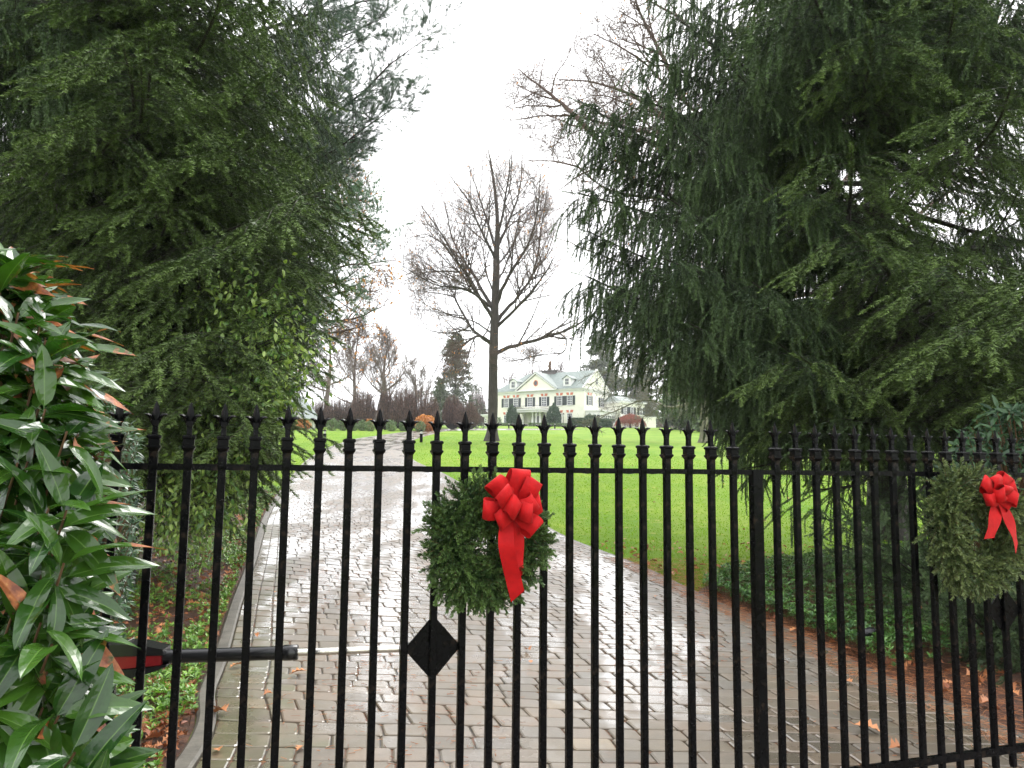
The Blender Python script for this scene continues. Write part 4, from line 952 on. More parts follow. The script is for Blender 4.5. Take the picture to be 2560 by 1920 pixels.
# central tree
Bc = ground(1229, 1103); YC = Bc[1]
r = rs(77)
def C(u, v, dy=0.): return at(800+.5426*u, 200+.5426*v, YC+dy)
def limb(pts, a, b_, dy=0.):
    n = len(pts); return ([C(u, v, dy*(k/(n-1))**.8) for k, (u, v) in enumerate(pts)], a, b_)
LB = [([Bc+np.array([0, 0, -.1]), C(796, 1540), C(798, 1300), C(803, 1150), C(806, 1050), C(812, 900), C(813, 800), C(818, 700), C(812, 560), C(790, 400), C(775, 320)], .46, .03),
      limb([(818, 700), (812, 560), (790, 400), (775, 325)], .05, .02), limb([(818, 1255), (880, 1225), (1000, 1190), (1100, 1162), (1220, 1098), (1275, 1020)], .17, .04, -2), limb([(1098, 1160), (1135, 1195), (1125, 1250), (1060, 1262), (960, 1275), (900, 1310)], .06, .02, -2),
      limb([(790, 1212), (735, 1180), (690, 1200), (640, 1232), (575, 1265), (520, 1365)], .13, .02, -4), limb([(640, 1232), (590, 1270), (575, 1330), (570, 1400)], .05, .015, -4),
      limb([(792, 1215), (760, 1190), (700, 1130), (640, 1030), (600, 985), (450, 960)], .15, .03, 3), limb([(700, 1132), (650, 1155), (590, 1165), (500, 1150), (430, 1120)], .07, .02, 2),
      limb([(795, 1095), (750, 1040), (690, 960), (640, 880), (560, 750), (440, 590)], .18, .03, -3), limb([(797, 1065), (740, 965), (675, 860), (610, 740), (560, 560)], .16, .03, 4),
      limb([(795, 1050), (720, 990), (640, 960), (550, 950), (385, 860)], .13, .02, -5), limb([(640, 885), (560, 880), (470, 890), (370, 930)], .07, .02, -4),
      limb([(811, 830), (780, 760), (740, 680), (690, 560), (600, 440)], .14, .03, -2), limb([(812, 780), (770, 640), (720, 500), (680, 380)], .12, .025, 4),
      limb([(814, 790), (870, 660), (925, 500), (945, 340)], .14, .03, 2), limb([(818, 720), (845, 560), (865, 420), (860, 310)], .11, .025, -3),
      limb([(810, 1040), (865, 900), (935, 780), (985, 640), (1005, 440)], .15, .03, -4), limb([(815, 1115), (900, 1010), (980, 890), (1025, 680), (1060, 460)], .16, .03, 2),
      limb([(817, 1135), (925, 1035), (1010, 935), (1090, 820)], .14, .03, -3), limb([(812, 940), (850, 860), (905, 700), (920, 600)], .09, .02, 5),
      limb([(808, 990), (775, 900), (760, 780), (700, 640)], .09, .02, 6), limb([(812, 860), (870, 780), (960, 620), (1000, 540)], .09, .02, 5), limb([(790, 1170), (740, 1120), (640, 1090), (540, 1050), (440, 1000)], .08, .02, 6),
      limb([(700, 975), (600, 800), (500, 720), (400, 740)], .07, .02, 4), limb([(980, 880), (1040, 800), (1090, 640)], .07, .02, 5)]
cpx = np.array([(760, 300), (900, 290), (1040, 400), (1120, 600), (1130, 820), (1280, 1000), (1300, 1110), (1100, 1330), (880, 1330), (700, 1420), (500, 1450), (480, 1300), (410, 1130), (335, 900), (345, 720), (420, 560), (520, 430), (620, 360)], float)
def inpoly(u, v, pl):
    c = np.zeros(len(u), bool); n = len(pl)
    for i in range(n):
        x1, y1 = pl[i]; x2, y2 = pl[(i+1) % n]; q = ((y1 > v) != (y2 > v)) & (u < (x2-x1)*(v-y1)/(y2-y1+1e-9)+x1); c ^= q
    return c
def keepC(tp):
    x, y = project(tp); return inpoly((x-800)/.5426, (y-200)/.5426, cpx)
bare_tree('maple_tree', 'tall bare maple with few orange leaves standing alone on the lawn', Bc, LB, 5, 'bark_g', ms=(17, 10, 6), Ls=(5.0, 2.2, 1.0), trop=(.14, .12, .08), ang=(.7, .75, .8), rm=(.020, .011, .0075), tw='bark_p', keep=keepC, leaves=(BLOB_S, .05, 'orange', (0, .9)))
def auto_limbs(base, H, n, spread, r, r0, lo=.25, up=.75, fork=None):
    base = np.array(base, float); top = base+np.array([r.randn()*.03*H, r.randn()*.03*H, H*.93])
    L = [([base-np.array([0, 0, .1]), base+(top-base)*.3+r.randn(3)*.01*H, base+(top-base)*.6+r.randn(3)*.012*H, top], r0, r0*.1)]
    tr = curve(L[0][0], 30)
    for k in range(n):
        f = lo+(.92-lo)*(k+r.rand())/n; p = tr[int(f*29)]; a = k*2.4+r.rand(); el = np.interp(f, [lo, 1], [.35, 1.1])*up/.75; ln = spread*H*(1.15-f)*r.uniform(.8, 1.15)/(1.15-lo)
        d = np.array([math.cos(a)*math.cos(el), math.sin(a)*math.cos(el), math.sin(el)]); q = p+d*ln*.5+np.array([0, 0, -.03*ln]); t_ = p+d*ln+np.array([0, 0, .16*ln])
        L.append(([p, q, t_], r0*.42*(1.2-f), r0*.06))
    return L
# crown behind and right of the maple: large pinkish twisted twigs, partly hidden by the spruce
r = rs(41); Yb = 34.
b_ = np.array([11.5, Yb, float(gz(0, Yb))])
def Q(x, y, dy=0.): return P2(x, y, Yb+dy)
LBt = [([b_, Q(1860, 800), Q(1840, 600), Q(1800, 400), Q(1760, 200)], .42, .12)]
for pts in ([(1830, 560), (1700, 470), (1560, 400), (1420, 330), (1290, 300), (1160, 250)], [(1810, 450), (1650, 320), (1480, 220), (1380, 120), (1280, 60)], [(1780, 300), (1600, 150), (1450, 40), (1300, -60)], [(1840, 600), (1680, 540), (1500, 440), (1340, 420), (1220, 350), (1130, 340)],
            [(1560, 400), (1440, 260), (1320, 190), (1190, 170)], [(1700, 470), (1560, 480), (1400, 400), (1290, 370), (1200, 420)], [(1650, 320), (1500, 330), (1380, 290), (1240, 260), (1100, 270)], [(1840, 620), (1700, 640), (1500, 620), (1330, 560), (1220, 520)], [(1800, 420), (1950, 250), (2100, 100)], [(1840, 600), (2000, 450), (2150, 350)], [(1480, 220), (1400, 60), (1350, -60)], [(1290, 300), (1200, 210), (1120, 150)]):
    LBt.append(([Q(x, y, r.uniform(-2, 2)) for x, y in pts], .13, .02))
kx = np.array([(1390, -300), (1250, 0), (1215, 90), (1100, 140), (1065, 200), (1090, 300), (1130, 330), (1180, 420), (1200, 560), (1230, 700), (1500, 900), (2400, 900), (2400, -300)], float)
def keepB(tp):
    x, y = project(tp); return inpoly(x/k22, y/k22, kx)
bare_tree('sycamore_tree', 'bare pinkish twisted tree whose crown shows behind the big spruce', b_, LBt, 6, 'bark_p', ms=(17, 11, 7), Ls=(4.4, 2.2, 1.0), trop=(.1, .1, .05), ang=(.8, .9, .9), rm=(.016, .011, .008), wig=(.28, .34, .4), keep=keepB, leaves=(BLOB_S, .015, 'orange', (0, .5)))
# bare tree with orange leaves behind the left spruce
Yb = 30.; b_ = np.array([-9.5, Yb, float(gz(0, Yb))]); r = rs(43)
LBt = [([b_, Q(560, 800), Q(560, 500), Q(570, 250)], .35, .08)]
for pts in ([(560, 700), (650, 620), (740, 580), (860, 570)], [(560, 620), (650, 520), (740, 470), (830, 500)], [(560, 560), (650, 430), (720, 380), (790, 330)], [(560, 480), (660, 350), (750, 320)], [(560, 740), (660, 700), (760, 690), (830, 660)], [(560, 700), (660, 660), (760, 620), (820, 620)], [(560, 520), (660, 440), (760, 420), (820, 440)], [(560, 760), (640, 740), (720, 720), (800, 700)]):
    LBt.append(([Q(x, y, r.uniform(-2, 2)) for x, y in pts], .09, .015))
def keepD(tp):
    x, y = project(tp); x = x/k22; y = y/k22; return (x < np.interp(y, [200, 330, 480, 600, 700, 760, 800], [740, 800, 850, 870, 850, 800, 780])) & (y > 260)
bare_tree('bare_tree', 'thin bare tree with a few orange leaves behind the pale pine', b_, LBt, 7, 'bark_p', ms=(12, 8, 6), Ls=(2.4, 1.2, .6), trop=(.06, .05, .0), ang=(.7, .8, .9), rm=(.012, .008, .007), wig=(.16, .22, .3), keep=keepD, leaves=(BLOB_S, .14, 'orange', (.2, .9)))
#@@BG@@
# ================================================================== LAUREL BUSH (in front of the gate)
def lleaf(L, Wd, n, fold, droop, stem, shape, wav, seed):
    rr = rs(seed); u = np.linspace(0, 1, n); wd = Wd/2*np.sin(math.pi*u**shape)**.72; wd[0] = Wd*.03; wd[-1] = 0
    x = L*(stem+(1-stem)*u); z = -droop*L*u*u; cols = np.array([1, .55, 0, -.55, -1]); ph = rr.rand()*6
    V = np.array([[(x[k], wd[k]*c_, z[k]+fold*wd[k]*abs(c_)**1.4+wav*.012*L*math.sin(u[k]*14+ph+c_*2)*abs(c_)) for c_ in cols] for k in range(n)]).reshape(-1, 3)
    q = [[k*5+j_, k*5+j_+1, k*5+j_+6, k*5+j_+5] for k in range(n-1) for j_ in range(4)]; m_ = len(V)
    V = np.vstack([V, [[0, .006*L, 0], [0, -.006*L, 0]]]); q.append([m_, m_+1, 3, 1])
    g = G(); g.add(V, q, 0, 0., np.append(np.repeat(u, 5), [0, 0]), np.append(np.tile(np.abs(cols), n), [0, 0]), smooth=True); return g.template()
LAUR = [lleaf(1., .29, 12, .30, dr, .10, .74, wv, q) for q, (dr, wv) in enumerate(((.12, .5), (.32, .8), (.55, 1.), (.2, 1.4)))]
def leafy_bush(name, label, cat, c, centers, leafL, nl, seed, mat, twig='twig', T=LAUR, stem_r=.004, elr=(-.2, 1.0), toner=(0, 1), face=(0, 0, 0), wood=True):
    """centers (k,3) tip positions; rosettes of long leaves on stems from the bush base c"""
    r = rs(seed); e = empty(name, c, label, cat); k = len(centers); Pt = np.asarray(centers)-c
    ax = nrm(Pt-np.array([0, 0, Pt[:, 2].mean()*.55])+.3*r.randn(k, 3)*np.array([.3, .3, .2])+np.array(face)); ax[:, 2] = np.maximum(ax[:, 2], -.1)+.35; ax = nrm(ax)
    FR = frames(ax, roll=r.rand(k)*6.28); g = G()
    for q in range(nl):
        a = 2.4*q+r.rand(k)*.7; el = (elr[0]+(elr[1]-elr[0])*q/nl)+.18*r.randn(k)
        l = np.stack([np.sin(el), np.cos(el)*np.cos(a), np.cos(el)*np.sin(a)], -1); d = np.einsum('kij,kj->ki', FR, l)
        p = Pt-ax*(leafL*.55*(1-q/nl))[..., None] if np.ndim(leafL) else Pt-ax*leafL*.5*(1-q/nl)
        s_ = leafL*r.uniform(.62, 1.15, k); v = r.randint(0, len(T), k)
        for w_ in range(len(T)):
            m_ = v == w_
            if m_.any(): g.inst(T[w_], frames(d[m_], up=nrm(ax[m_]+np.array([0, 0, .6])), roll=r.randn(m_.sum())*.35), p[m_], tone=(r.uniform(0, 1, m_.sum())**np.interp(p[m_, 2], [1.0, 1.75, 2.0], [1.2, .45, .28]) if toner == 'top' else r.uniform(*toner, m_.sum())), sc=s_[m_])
    g.build('leaves', mat, e)
    g = G(); n = 7; f = np.linspace(0, 1, n)[None, :, None]; root = np.stack([r.randn(k)*.09, r.randn(k)*.09, 0*r.rand(k)], -1)
    mid_ = root*.3+Pt*.55; mid_[:, 2] = Pt[:, 2]*.45; 
    S2 = root[:, None]*(1-f)**2+2*mid_[:, None]*f*(1-f)+Pt[:, None]*f**2
    tubes(g, S2, np.linspace(stem_r*2.2, stem_r*.6, n)[None]*np.ones((k, 1)), 5); g.build('stems', M[twig], e)
    return e
r = rs(51); CT = []
bx = np.array([0, 25, 60, 130, 195, 235, 240, 225, 255, 270, 235, 225, 215, 245, 250, 170]); by = np.array([500, 500, 510, 560, 600, 650, 720, 800, 880, 960, 1040, 1130, 1250, 1330, 1480, 1659])
for k in range(1500):
    y = r.uniform(565, 1900); xm = np.interp(y, [500, 520, 560, 620, 700, 800, 880, 960, 1050, 1150, 1250, 1330, 1400, 1500, 1600, 1700], [20, 30, 60, 130, 205, 215, 235, 230, 220, 200, 185, 200, 180, 195, 215, 230])
    xm = xm-34; x = xm-abs(r.randn())*.55*xm*.8-12-r.rand()*r.rand()*150; x = max(x, -420)
    Yd = np.interp(y, [500, 1000, 1659], [2.15, 1.95, 1.75])+r.uniform(-.35, .35)
    p = P2(x, y, Yd)
    if p[2] < .12 or p[1] > 2.62+.33*(p[0]+1.2): continue
    CT.append(p)
CT = np.array(CT); CT = CT[:300]; print('laurel', len(CT))
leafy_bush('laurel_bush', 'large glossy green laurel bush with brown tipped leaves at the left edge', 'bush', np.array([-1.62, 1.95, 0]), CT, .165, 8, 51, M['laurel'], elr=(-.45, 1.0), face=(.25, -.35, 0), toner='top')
# small leaved glossy shrub behind the hinge side of the gate
r = rs(52); CT = []
for k in range(900):
    y = r.uniform(860, 1500); x = r.uniform(170, np.interp(y, [860, 950, 1100, 1300, 1500], [250, 300, 300, 280, 240])); CT.append(P2(x, y, r.uniform(3.6, 4.6)))
CT = np.array([p for p in CT if p[2] > .1])
SMALL = [leaf_t(1., .30, 6, .3, .15+.2*q, .1, shape=.7) for q in range(2)]
leafy_bush('holly_shrub', 'dark shrub with small glossy leaves behind the hinge side of the gate', 'shrub', np.array([-2.6, 4.2, 0]), CT, .05, 7, 52, M['holly'], T=SMALL, stem_r=.0025)
# broad leaved evergreen between spruce and lawn
def hang_tree(name, label, base, H, pts, seed, mat, leafL, T, nl, spread=.55, wood='bark', dn=.9, cat='tree', up=.0):
    r = rs(seed); base = np.array(base, float); e = empty(name, base, label, cat)
    trunk_mesh(H, .09, seed).build('trunk', M[wood], e)
    P = np.asarray(pts)-base; k = len(P); n = 8; f = np.linspace(0, 1, n)[None, :, None]
    rt = np.zeros((k, 3)); rt[:, 2] = np.clip(P[:, 2]*.75-.2, .2, H*.95); md = (rt+P)/2+np.array([0, 0, .18]); S2 = rt[:, None]*(1-f)**2+2*md[:, None]*f*(1-f)+P[:, None]*f*f
    g = G(); sel = slice(0, k, 5); tubes(g, S2[sel], np.linspace(.014, .004, n)[None]*np.ones((len(P[sel]), 1)), 4)
    g2 = G(); Pn, Rn, _ = spawn(S2[:, 4:], np.full((k, 4), .004), 4, .2, 1, .8, spread, r, -.18, 5, .15, .6, rmin=.002, taper=.3); tubes(g, Pn, Rn, 3)
    g.build('branches', M[wood], e)
    for q in range(nl):
        t = (q+r.rand(len(Pn)))/nl*4; i = np.minimum(t.astype(int), 3); fr = (t-i)[:, None]; kk = np.arange(len(Pn)); p = Pn[kk, i]*(1-fr)+Pn[kk, i+1]*fr
        d = nrm(r.randn(len(p), 3)*.7+np.array([0, 0, -dn])+nrm(Pn[:, -1]-Pn[:, 0])*.5)
        v = q % len(T); g2.inst(T[v], frames(d, roll=r.rand(len(p))*6), p, tone=r.uniform(0, .9, len(p)), sc=leafL*r.uniform(.6, 1.15, len(p)))
    g2.build('leaves', mat, e); return e
OV = [leaf_t(1., .42, 5, .25, .2+.2*q, .12, shape=.75) for q in range(2)]
r = rs(53); PT = []
for k in range(420):
    y = r.uniform(600, 1150); xm = np.interp(y, [600, 640, 700, 760, 820, 900, 960, 1010, 1060, 1150], [600, 650, 690, 700, 670, 600, 555, 540, 525, 500]); x = xm-22-r.rand()**1.5*170; PT.append(P2(x, y, r.uniform(7.2, 8.6)))
hang_tree('evergreen_tree', 'light green broad leaved evergreen hanging between the left spruce and lawn', (-4.3, 8.8, float(gz(0, 8.8))), 3.6, PT, 53, M['leaf'], .085, OV, 5, .55)
# dark rhododendron with brown leaves at the right edge, behind the right wreath
r = rs(54); CT = []
for k in range(480):
    y = r.uniform(880, 1150); x = r.uniform(np.interp(y, [880, 1000, 1100, 1250], [2120, 2040, 2020, 2050]), 2330); CT.append(P2(x, y, r.uniform(6.2, 7.8)))
CT = np.array(CT); leafy_bush('rhododendron_bush', 'dark rhododendron with a few brown leaves behind the right wreath', 'bush', np.array([5.0, 7.4, float(gz(0, 7.4))]), CT, .11, 7, 54, M['holly'], stem_r=.005, T=LAUR)
# low fir saplings in the right bed (thin dark sprays in front of the lawn)
r = rs(55)
def spray_shrub(name, label, base, tips, seed, mat, cat='shrub'):
    r = rs(seed); base = np.array(base, float); e = empty(name, base, label, cat); P = np.asarray(tips)-base; k = len(P); n = 9; f = np.linspace(0, 1, n)[None, :, None]
    md = P*.45+np.array([0, 0, .25]); S2 = 2*md[:, None]*f*(1-f)+P[:, None]*f*f+0*f; g = G(); tubes(g, S2, np.linspace(.012, .003, n)[None]*np.ones((k, 1)), 4, 1)
    Pn, Rn, _ = spawn(S2, np.full((k, n), .003), 9, .25, 1, .8, .35, r, -.05, 4, .1, .6, rmin=.002, taper=.4); tubes(g, Pn, Rn, 3, 1)
    for a in (0, 2): strands(g, Pn[:, a], nrm(Pn[:, a+1]-Pn[:, a]), np.full(len(Pn), .15), r, r.uniform(.1, .5, len(Pn)))
    Pm, Rm, _ = spawn(Pn, Rn, 4, .2, 1, .7, .16, r, -.05, 3, .1, .6, rmin=.002); strands(g, Pm[:, 0], nrm(Pm[:, -1]-Pm[:, 0]), np.full(len(Pm), .15), r, r.uniform(.1, .5, len(Pm)))
    g.build('foliage', mat, e); return e
tips = [P2(r.uniform(1780, 2080), r.uniform(1060, 1230), r.uniform(6.5, 8.2)) for k in range(13)]
spray_shrub('fir_sapling', 'thin low fir sapling with drooping sprays left of the right wreath', P2(2080, 1300, 7.8)*np.array([1, 1, 0])+np.array([0, 0, float(gz(0, 7.8))]), tips, 56, SPM)
tips = [P2(r.uniform(2000, 2250), r.uniform(1230, 1480), r.uniform(5.8, 6.8)) for k in range(15)]
spray_shrub('fir_sapling', 'dark fir sapling below the right wreath', P2(2160, 1480, 6.6)*np.array([1, 1, 0])+np.array([0, 0, float(gz(0, 6.6))]), tips, 57, SPM)

# ================================================================== FAR PLANTING
def clump(n, L, seed): return blob_t(L, n, seed)
CL = {s_: [blob_t(s_, 5, 70+q) for q in range(3)] for s_ in (.10, .25, .5)}
def shape_pts(r, n, prof, shell=.75):
    """points in a body of revolution: prof(t)->radius, t in 0..1"""
    t = r.rand(n); a = r.rand(n)*6.283; rad = prof(t)*(shell+(1-shell)*r.rand(n))*np.where(r.rand(n) < .3, r.rand(n)**.5, 1)
    return np.stack([np.cos(a)*rad, np.sin(a)*rad, t], -1)
def puff(name, label, cat, base, w_, h_, mat, seed, n=700, cs=.10, group=None, prof=None, stem=True, tone=(0, .6), lump=.08):
    r = rs(seed); e = empty(name, base, label, cat, group); g = G()
    if prof is None: prof = lambda t: np.sqrt(np.clip(1-(2*np.clip(t, .0, 1)-1)**2, 0, 1))**.8
    P = shape_pts(r, n, prof); P[:, :2] *= w_/2; P[:, 2] *= h_
    P *= (1+lump*np.sin(P[:, :1]*9/w_*2+seed)*np.sin(P[:, 2:]*7/h_*2)+lump*.8*r.randn(n, 1)*.5)
    for q in range(3): g.inst(CL[cs][q], frames(r.randn(len(P[q::3]), 3)), P[q::3], tone=r.uniform(*tone, len(P[q::3])))
    g.build('foliage', mat, e)
    if stem:
        g = G(); k = 6; S2 = np.stack([np.stack([np.cos(a)*.04*w_*np.linspace(.5, 5, 5), np.sin(a)*.04*w_*np.linspace(.5, 5, 5), np.linspace(-.05, h_*.8, 5)], -1) for a in np.arange(k)]); tubes(g, S2, np.linspace(.03, .01, 5)[None]*np.ones((k, 1))*max(.6, w_/3), 4); g.build('stems', M['twig'], e)
    return e
def grd(px, py=None, Y=None):
    if Y is None: return ground(px, py)
    p = at(px, 1100, Y); p[2] = gz(p[0], p[1]); return p
def dome(label, px, w_px, h_px, Y, seed, mat='purple'):
    """bare pleached dome: a fan of fine upright stems"""
    b_ = grd(px, Y=Y); s_ = Y/F; w_ = w_px*s_*1.12; h_ = h_px*s_*1.28; r = rs(seed); e = empty('dome_shrub', b_, label, 'shrub', 'clipped bare domed shrubs along the far hedge')
    g = G(); k = 620; a = r.rand(k)*6.283; q = r.rand(k)**.42; n = 7; t = np.linspace(0, 1, n)
    th = q*1.56; top = np.stack([np.cos(a)*np.sin(th)*w_/2, np.sin(a)*np.sin(th)*w_/2, h_*(.30+.70*np.maximum(np.cos(th), 0)**.9)], -1)*(1+.03*r.randn(k, 1))
    P = np.zeros((k, n, 3)); P[..., 0] = top[:, :1]*(t**.42); P[..., 1] = top[:, 1:2]*(t**.42); P[..., 2] = top[:, 2:3]*t
    P += np.cumsum(r.randn(k, n, 3)*.012*w_/4, 1)
    tubes(g, P, np.linspace(.035, .010, n)[None]*np.ones((k, 1)), 3, 1)
    Pn, Rn, _ = spawn(P, np.full((k, n), .02), 13, .35, 1, .7, h_*.07, r, .0, 4, .15, .6, rmin=.014, taper=.4); 
    ok = (Pn[:, -1, 0]/(w_/2))**2+(Pn[:, -1, 1]/(w_/2))**2+(np.maximum(Pn[:, -1, 2]/h_-.4, 0)/.6)**2 < 1.05; tubes(g, Pn[ok], Rn[ok], 3, 0, tone=np.repeat(r.rand(ok.sum())*.8, 12))
    g.build('twigs', [M[mat], M['bark_g']], e); return e
doms = [('first bare purple domed shrub from the left, behind the lamp post', 905, 60, 78, 99, 0), ('tall narrow bare domed shrub second from the left', 962, 40, 80, 97, 0), ('wide bare domed shrub in the middle of the far row', 1007, 62, 86, 96, 0), ('widest dark bare domed shrub above the orange bush', 1052, 82, 84, 97, 0),
        ('small bare domed shrub left of the maple', 1130, 48, 70, 104, 1), ('pinkish rounded bare shrub next to the porch', 1165, 58, 58, 100, 1), ('dark red domed shrub right behind the white porch', 1190, 44, 92, 172, 0), ('bare purple shrub mass at the left end of the far row', 845, 70, 62, 102, 1), ('low brown bare shrub beside the garden shed', 795, 70, 56, 104, 1)]
for k, (lb, px, w_, h_, Y, tp) in enumerate(doms): dome(lb, px, w_, h_, Y, 200+k)
# boxwood balls
bxs = [(829, 30), (856, 28), (905, 26), (925, 26), (977, 28), (1008, 24), (1050, 26), (882, 22)]
for k, (px, w_) in enumerate(bxs):
    b_ = grd(px, Y=88+k % 3); puff('boxwood_ball', 'clipped green boxwood ball in the row edging the far lawn', 'shrub', b_, w_*.047, w_*.045, M['box'], 220+k, 420, .10, 'boxwood balls edging the far lawn')
puff('oakleaf_bush', 'orange brown leafy bush behind the far bend of the drive', 'bush', grd(1062, Y=92), 2.3, 1.75, M['orange'], 230, 1100, .25, None, tone=(0, .8))
puff('orange_shrub', 'low orange shrub in front of the garden shed', 'shrub', grd(745, Y=90), 2.6, 1.1, M['orange'], 231, 600, .25)
puff('orange_shrub', 'small orange shrub among the boxwood balls', 'shrub', grd(922, Y=92.5), 1.0, 1.35, M['orange'], 232, 300, .10)
# low iron railing along the far lawn
e = empty('railing_fence', grd(900, Y=91), 'low dark iron railing behind the boxwood balls', 'fence'); g = G(); b0 = grd(900, Y=91)
xa, xb = grd(640, Y=87)-b0, grd(1045, Y=95)-b0; nn = 90
for z_ in (.25, 1.15): tubes(g, np.linspace(xa, xb, 24)+np.array([0, 0, z_]), np.full(24, .018), 4)
pp = np.linspace(xa, xb, nn); tubes(g, np.stack([pp, pp+np.array([0, 0, 1.25])], 1), np.full((nn, 2), .012), 4); g.build('rails', M['iron'], e)
# shed
bs = grd(722, Y=92); e = empty('garden_shed', bs, 'white garden shed with grey pitched roof far left', 'shed', None, R_(-12)); g = G()
box(g, (-2.2, 0, -.2), (1.35, 4, 1.45)); g.build('wall', M['white'], e)
g = G(); prof = [(-2.9, 1.35), (-.45, 4.35), (2.0, 1.35), (1.75, 1.35), (-.45, 4.05), (-2.65, 1.35)]
loft(g, [np.array([(x, y, z) for x, z in prof]) for y in (-.4, 4.3)], cap=False)
for y, o_ in ((-.4, 0), (4.3, 1)): g.add([(x, y, z) for x, z in prof], [[0, 1, 4, 5], [1, 2, 3, 4]])
g.build('roof', M['slate'], e)
g = G(); g.add([(-2.6, 0, 1.35), (1.7, 0, 1.35), (-.45, 0, 4.03), (-2.6, 4, 1.35), (1.7, 4, 1.35), (-.45, 4, 4.03)], [[0, 1, 2], [4, 3, 5]]); g.build('gable', M['white'], e)
for x in (1.55,): g = G(); box(g, (x, -.3, -.2), (x+.12, -.18, 1.4)); g.build('post', M['white'], e)
# background bare trees
def auto_tree(name, label, px, Y, hpx, seed, n, spread, mat, r0=.35, ms=(7, 6, 5), group=None, up=.75, lo=.2, leaves=None, sc=1.):
    b_ = grd(px, Y=Y); H = hpx*Y/F; r = rs(seed); Lm = auto_limbs(b_, H, n, spread, r, r0, lo, up)
    return bare_tree(name, label, b_, Lm, seed, mat, ms=ms, Ls=(H*.20*sc, H*.10*sc, H*.05*sc), trop=(.25, .2, .12), ang=(.6, .65, .7), rm=(.04, .026, .018), wig=(.14, .18, .22), leaves=leaves, group=group)
BLOB_M = blob_t(.35, 4, 2)
auto_tree('bare_tree', 'tan bare tree with wide low limbs behind the garden shed', 810, 112, 260, 301, 12, .5, 'bark_t', .45, (9, 7, 5), up=.5, lo=.12)
auto_tree('bare_tree', 'bare tree with upswept fan of limbs behind the purple domes', 955, 120, 240, 302, 15, .52, 'bark_t', .5, (9, 8, 5), up=.95, lo=.1, leaves=(BLOB_M, .012, 'orange', (0, .6)))
auto_tree('bare_tree', 'smaller bare tree right of the fan shaped one', 1035, 124, 165, 303, 12, .55, 'bark_t', .3, (8, 6, 5), up=.7, lo=.2)
auto_tree('bare_tree', 'bare tree left of the fan shaped one, above the first dome', 880, 135, 270, 304, 12, .45, 'bark_p', .4, (9, 7, 5), up=.8, lo=.2)
auto_tree('bare_tree', 'slim bare tree rising behind the left half of the mansion roof', 1330, 185, 235, 305, 9, .30, 'bark_p', .3, (7, 6, 4), up=1.0, lo=.3)
auto_tree('bare_tree', 'slim bare tree rising behind the mansion pediment', 1395, 190, 190, 306, 9, .30, 'bark_p', .3, (7, 6, 4), up=1.0, lo=.3)
auto_tree('bare_tree', 'faint bare tree behind the left end of the mansion', 1275, 180, 150, 307, 8, .4, 'bark_p', .3, (7, 6, 4), up=.8, lo=.3)
auto_tree('bare_tree', 'bare tree beyond the right wing of the mansion', 1680, 175, 240, 308, 10, .45, 'bark_t', .4, (8, 7, 4), up=.7, lo=.2)
auto_tree('bare_tree', 'grey bare tree seen through the spruce right of the mansion', 1790, 150, 300, 309, 10, .45, 'bark_t', .4, (8, 7, 4), up=.7, lo=.2)
# gnarled tree in front of the right wing
Yb = 62.; b_ = grd(1760, Y=Yb); r = rs(44)
def Q(x, y, dy=0.): return P2(x, y, Yb+dy)
LBt = [([b_-np.array([0, 0, .1]), Q(1520, 860), Q(1510, 780), Q(1500, 640)], .40, .12)]
for pts in ([(1515, 800), (1440, 765), (1390, 770), (1330, 790), (1275, 830)], [(1510, 760), (1430, 730), (1360, 735), (1290, 745)], [(1512, 830), (1440, 815), (1380, 830), (1310, 850)], [(1520, 860), (1450, 880), (1400, 862), (1330, 885), (1290, 905)], [(1512, 790), (1450, 800), (1400, 805), (1340, 815)],
            [(1510, 740), (1460, 700), (1400, 680), (1340, 640)], [(1505, 700), (1580, 640), (1640, 600)], [(1515, 780), (1600, 760), (1660, 740)], [(1515, 820), (1480, 850), (1430, 850), (1375, 868)]):
    LBt.append(([Q(x, y, r.uniform(-3, 3)) for x, y in pts], .13, .02))
bare_tree('gnarled_tree', 'gnarled bare tree with lichen grey spreading limbs before the mansion wing', b_, LBt, 9, 'bark_l', ms=(9, 7, 5), Ls=(2.8, 1.5, .8), trop=(.03, .0, -.03), ang=(.75, .8, .9), rm=(.028, .018, .013), wig=(.25, .3, .35))
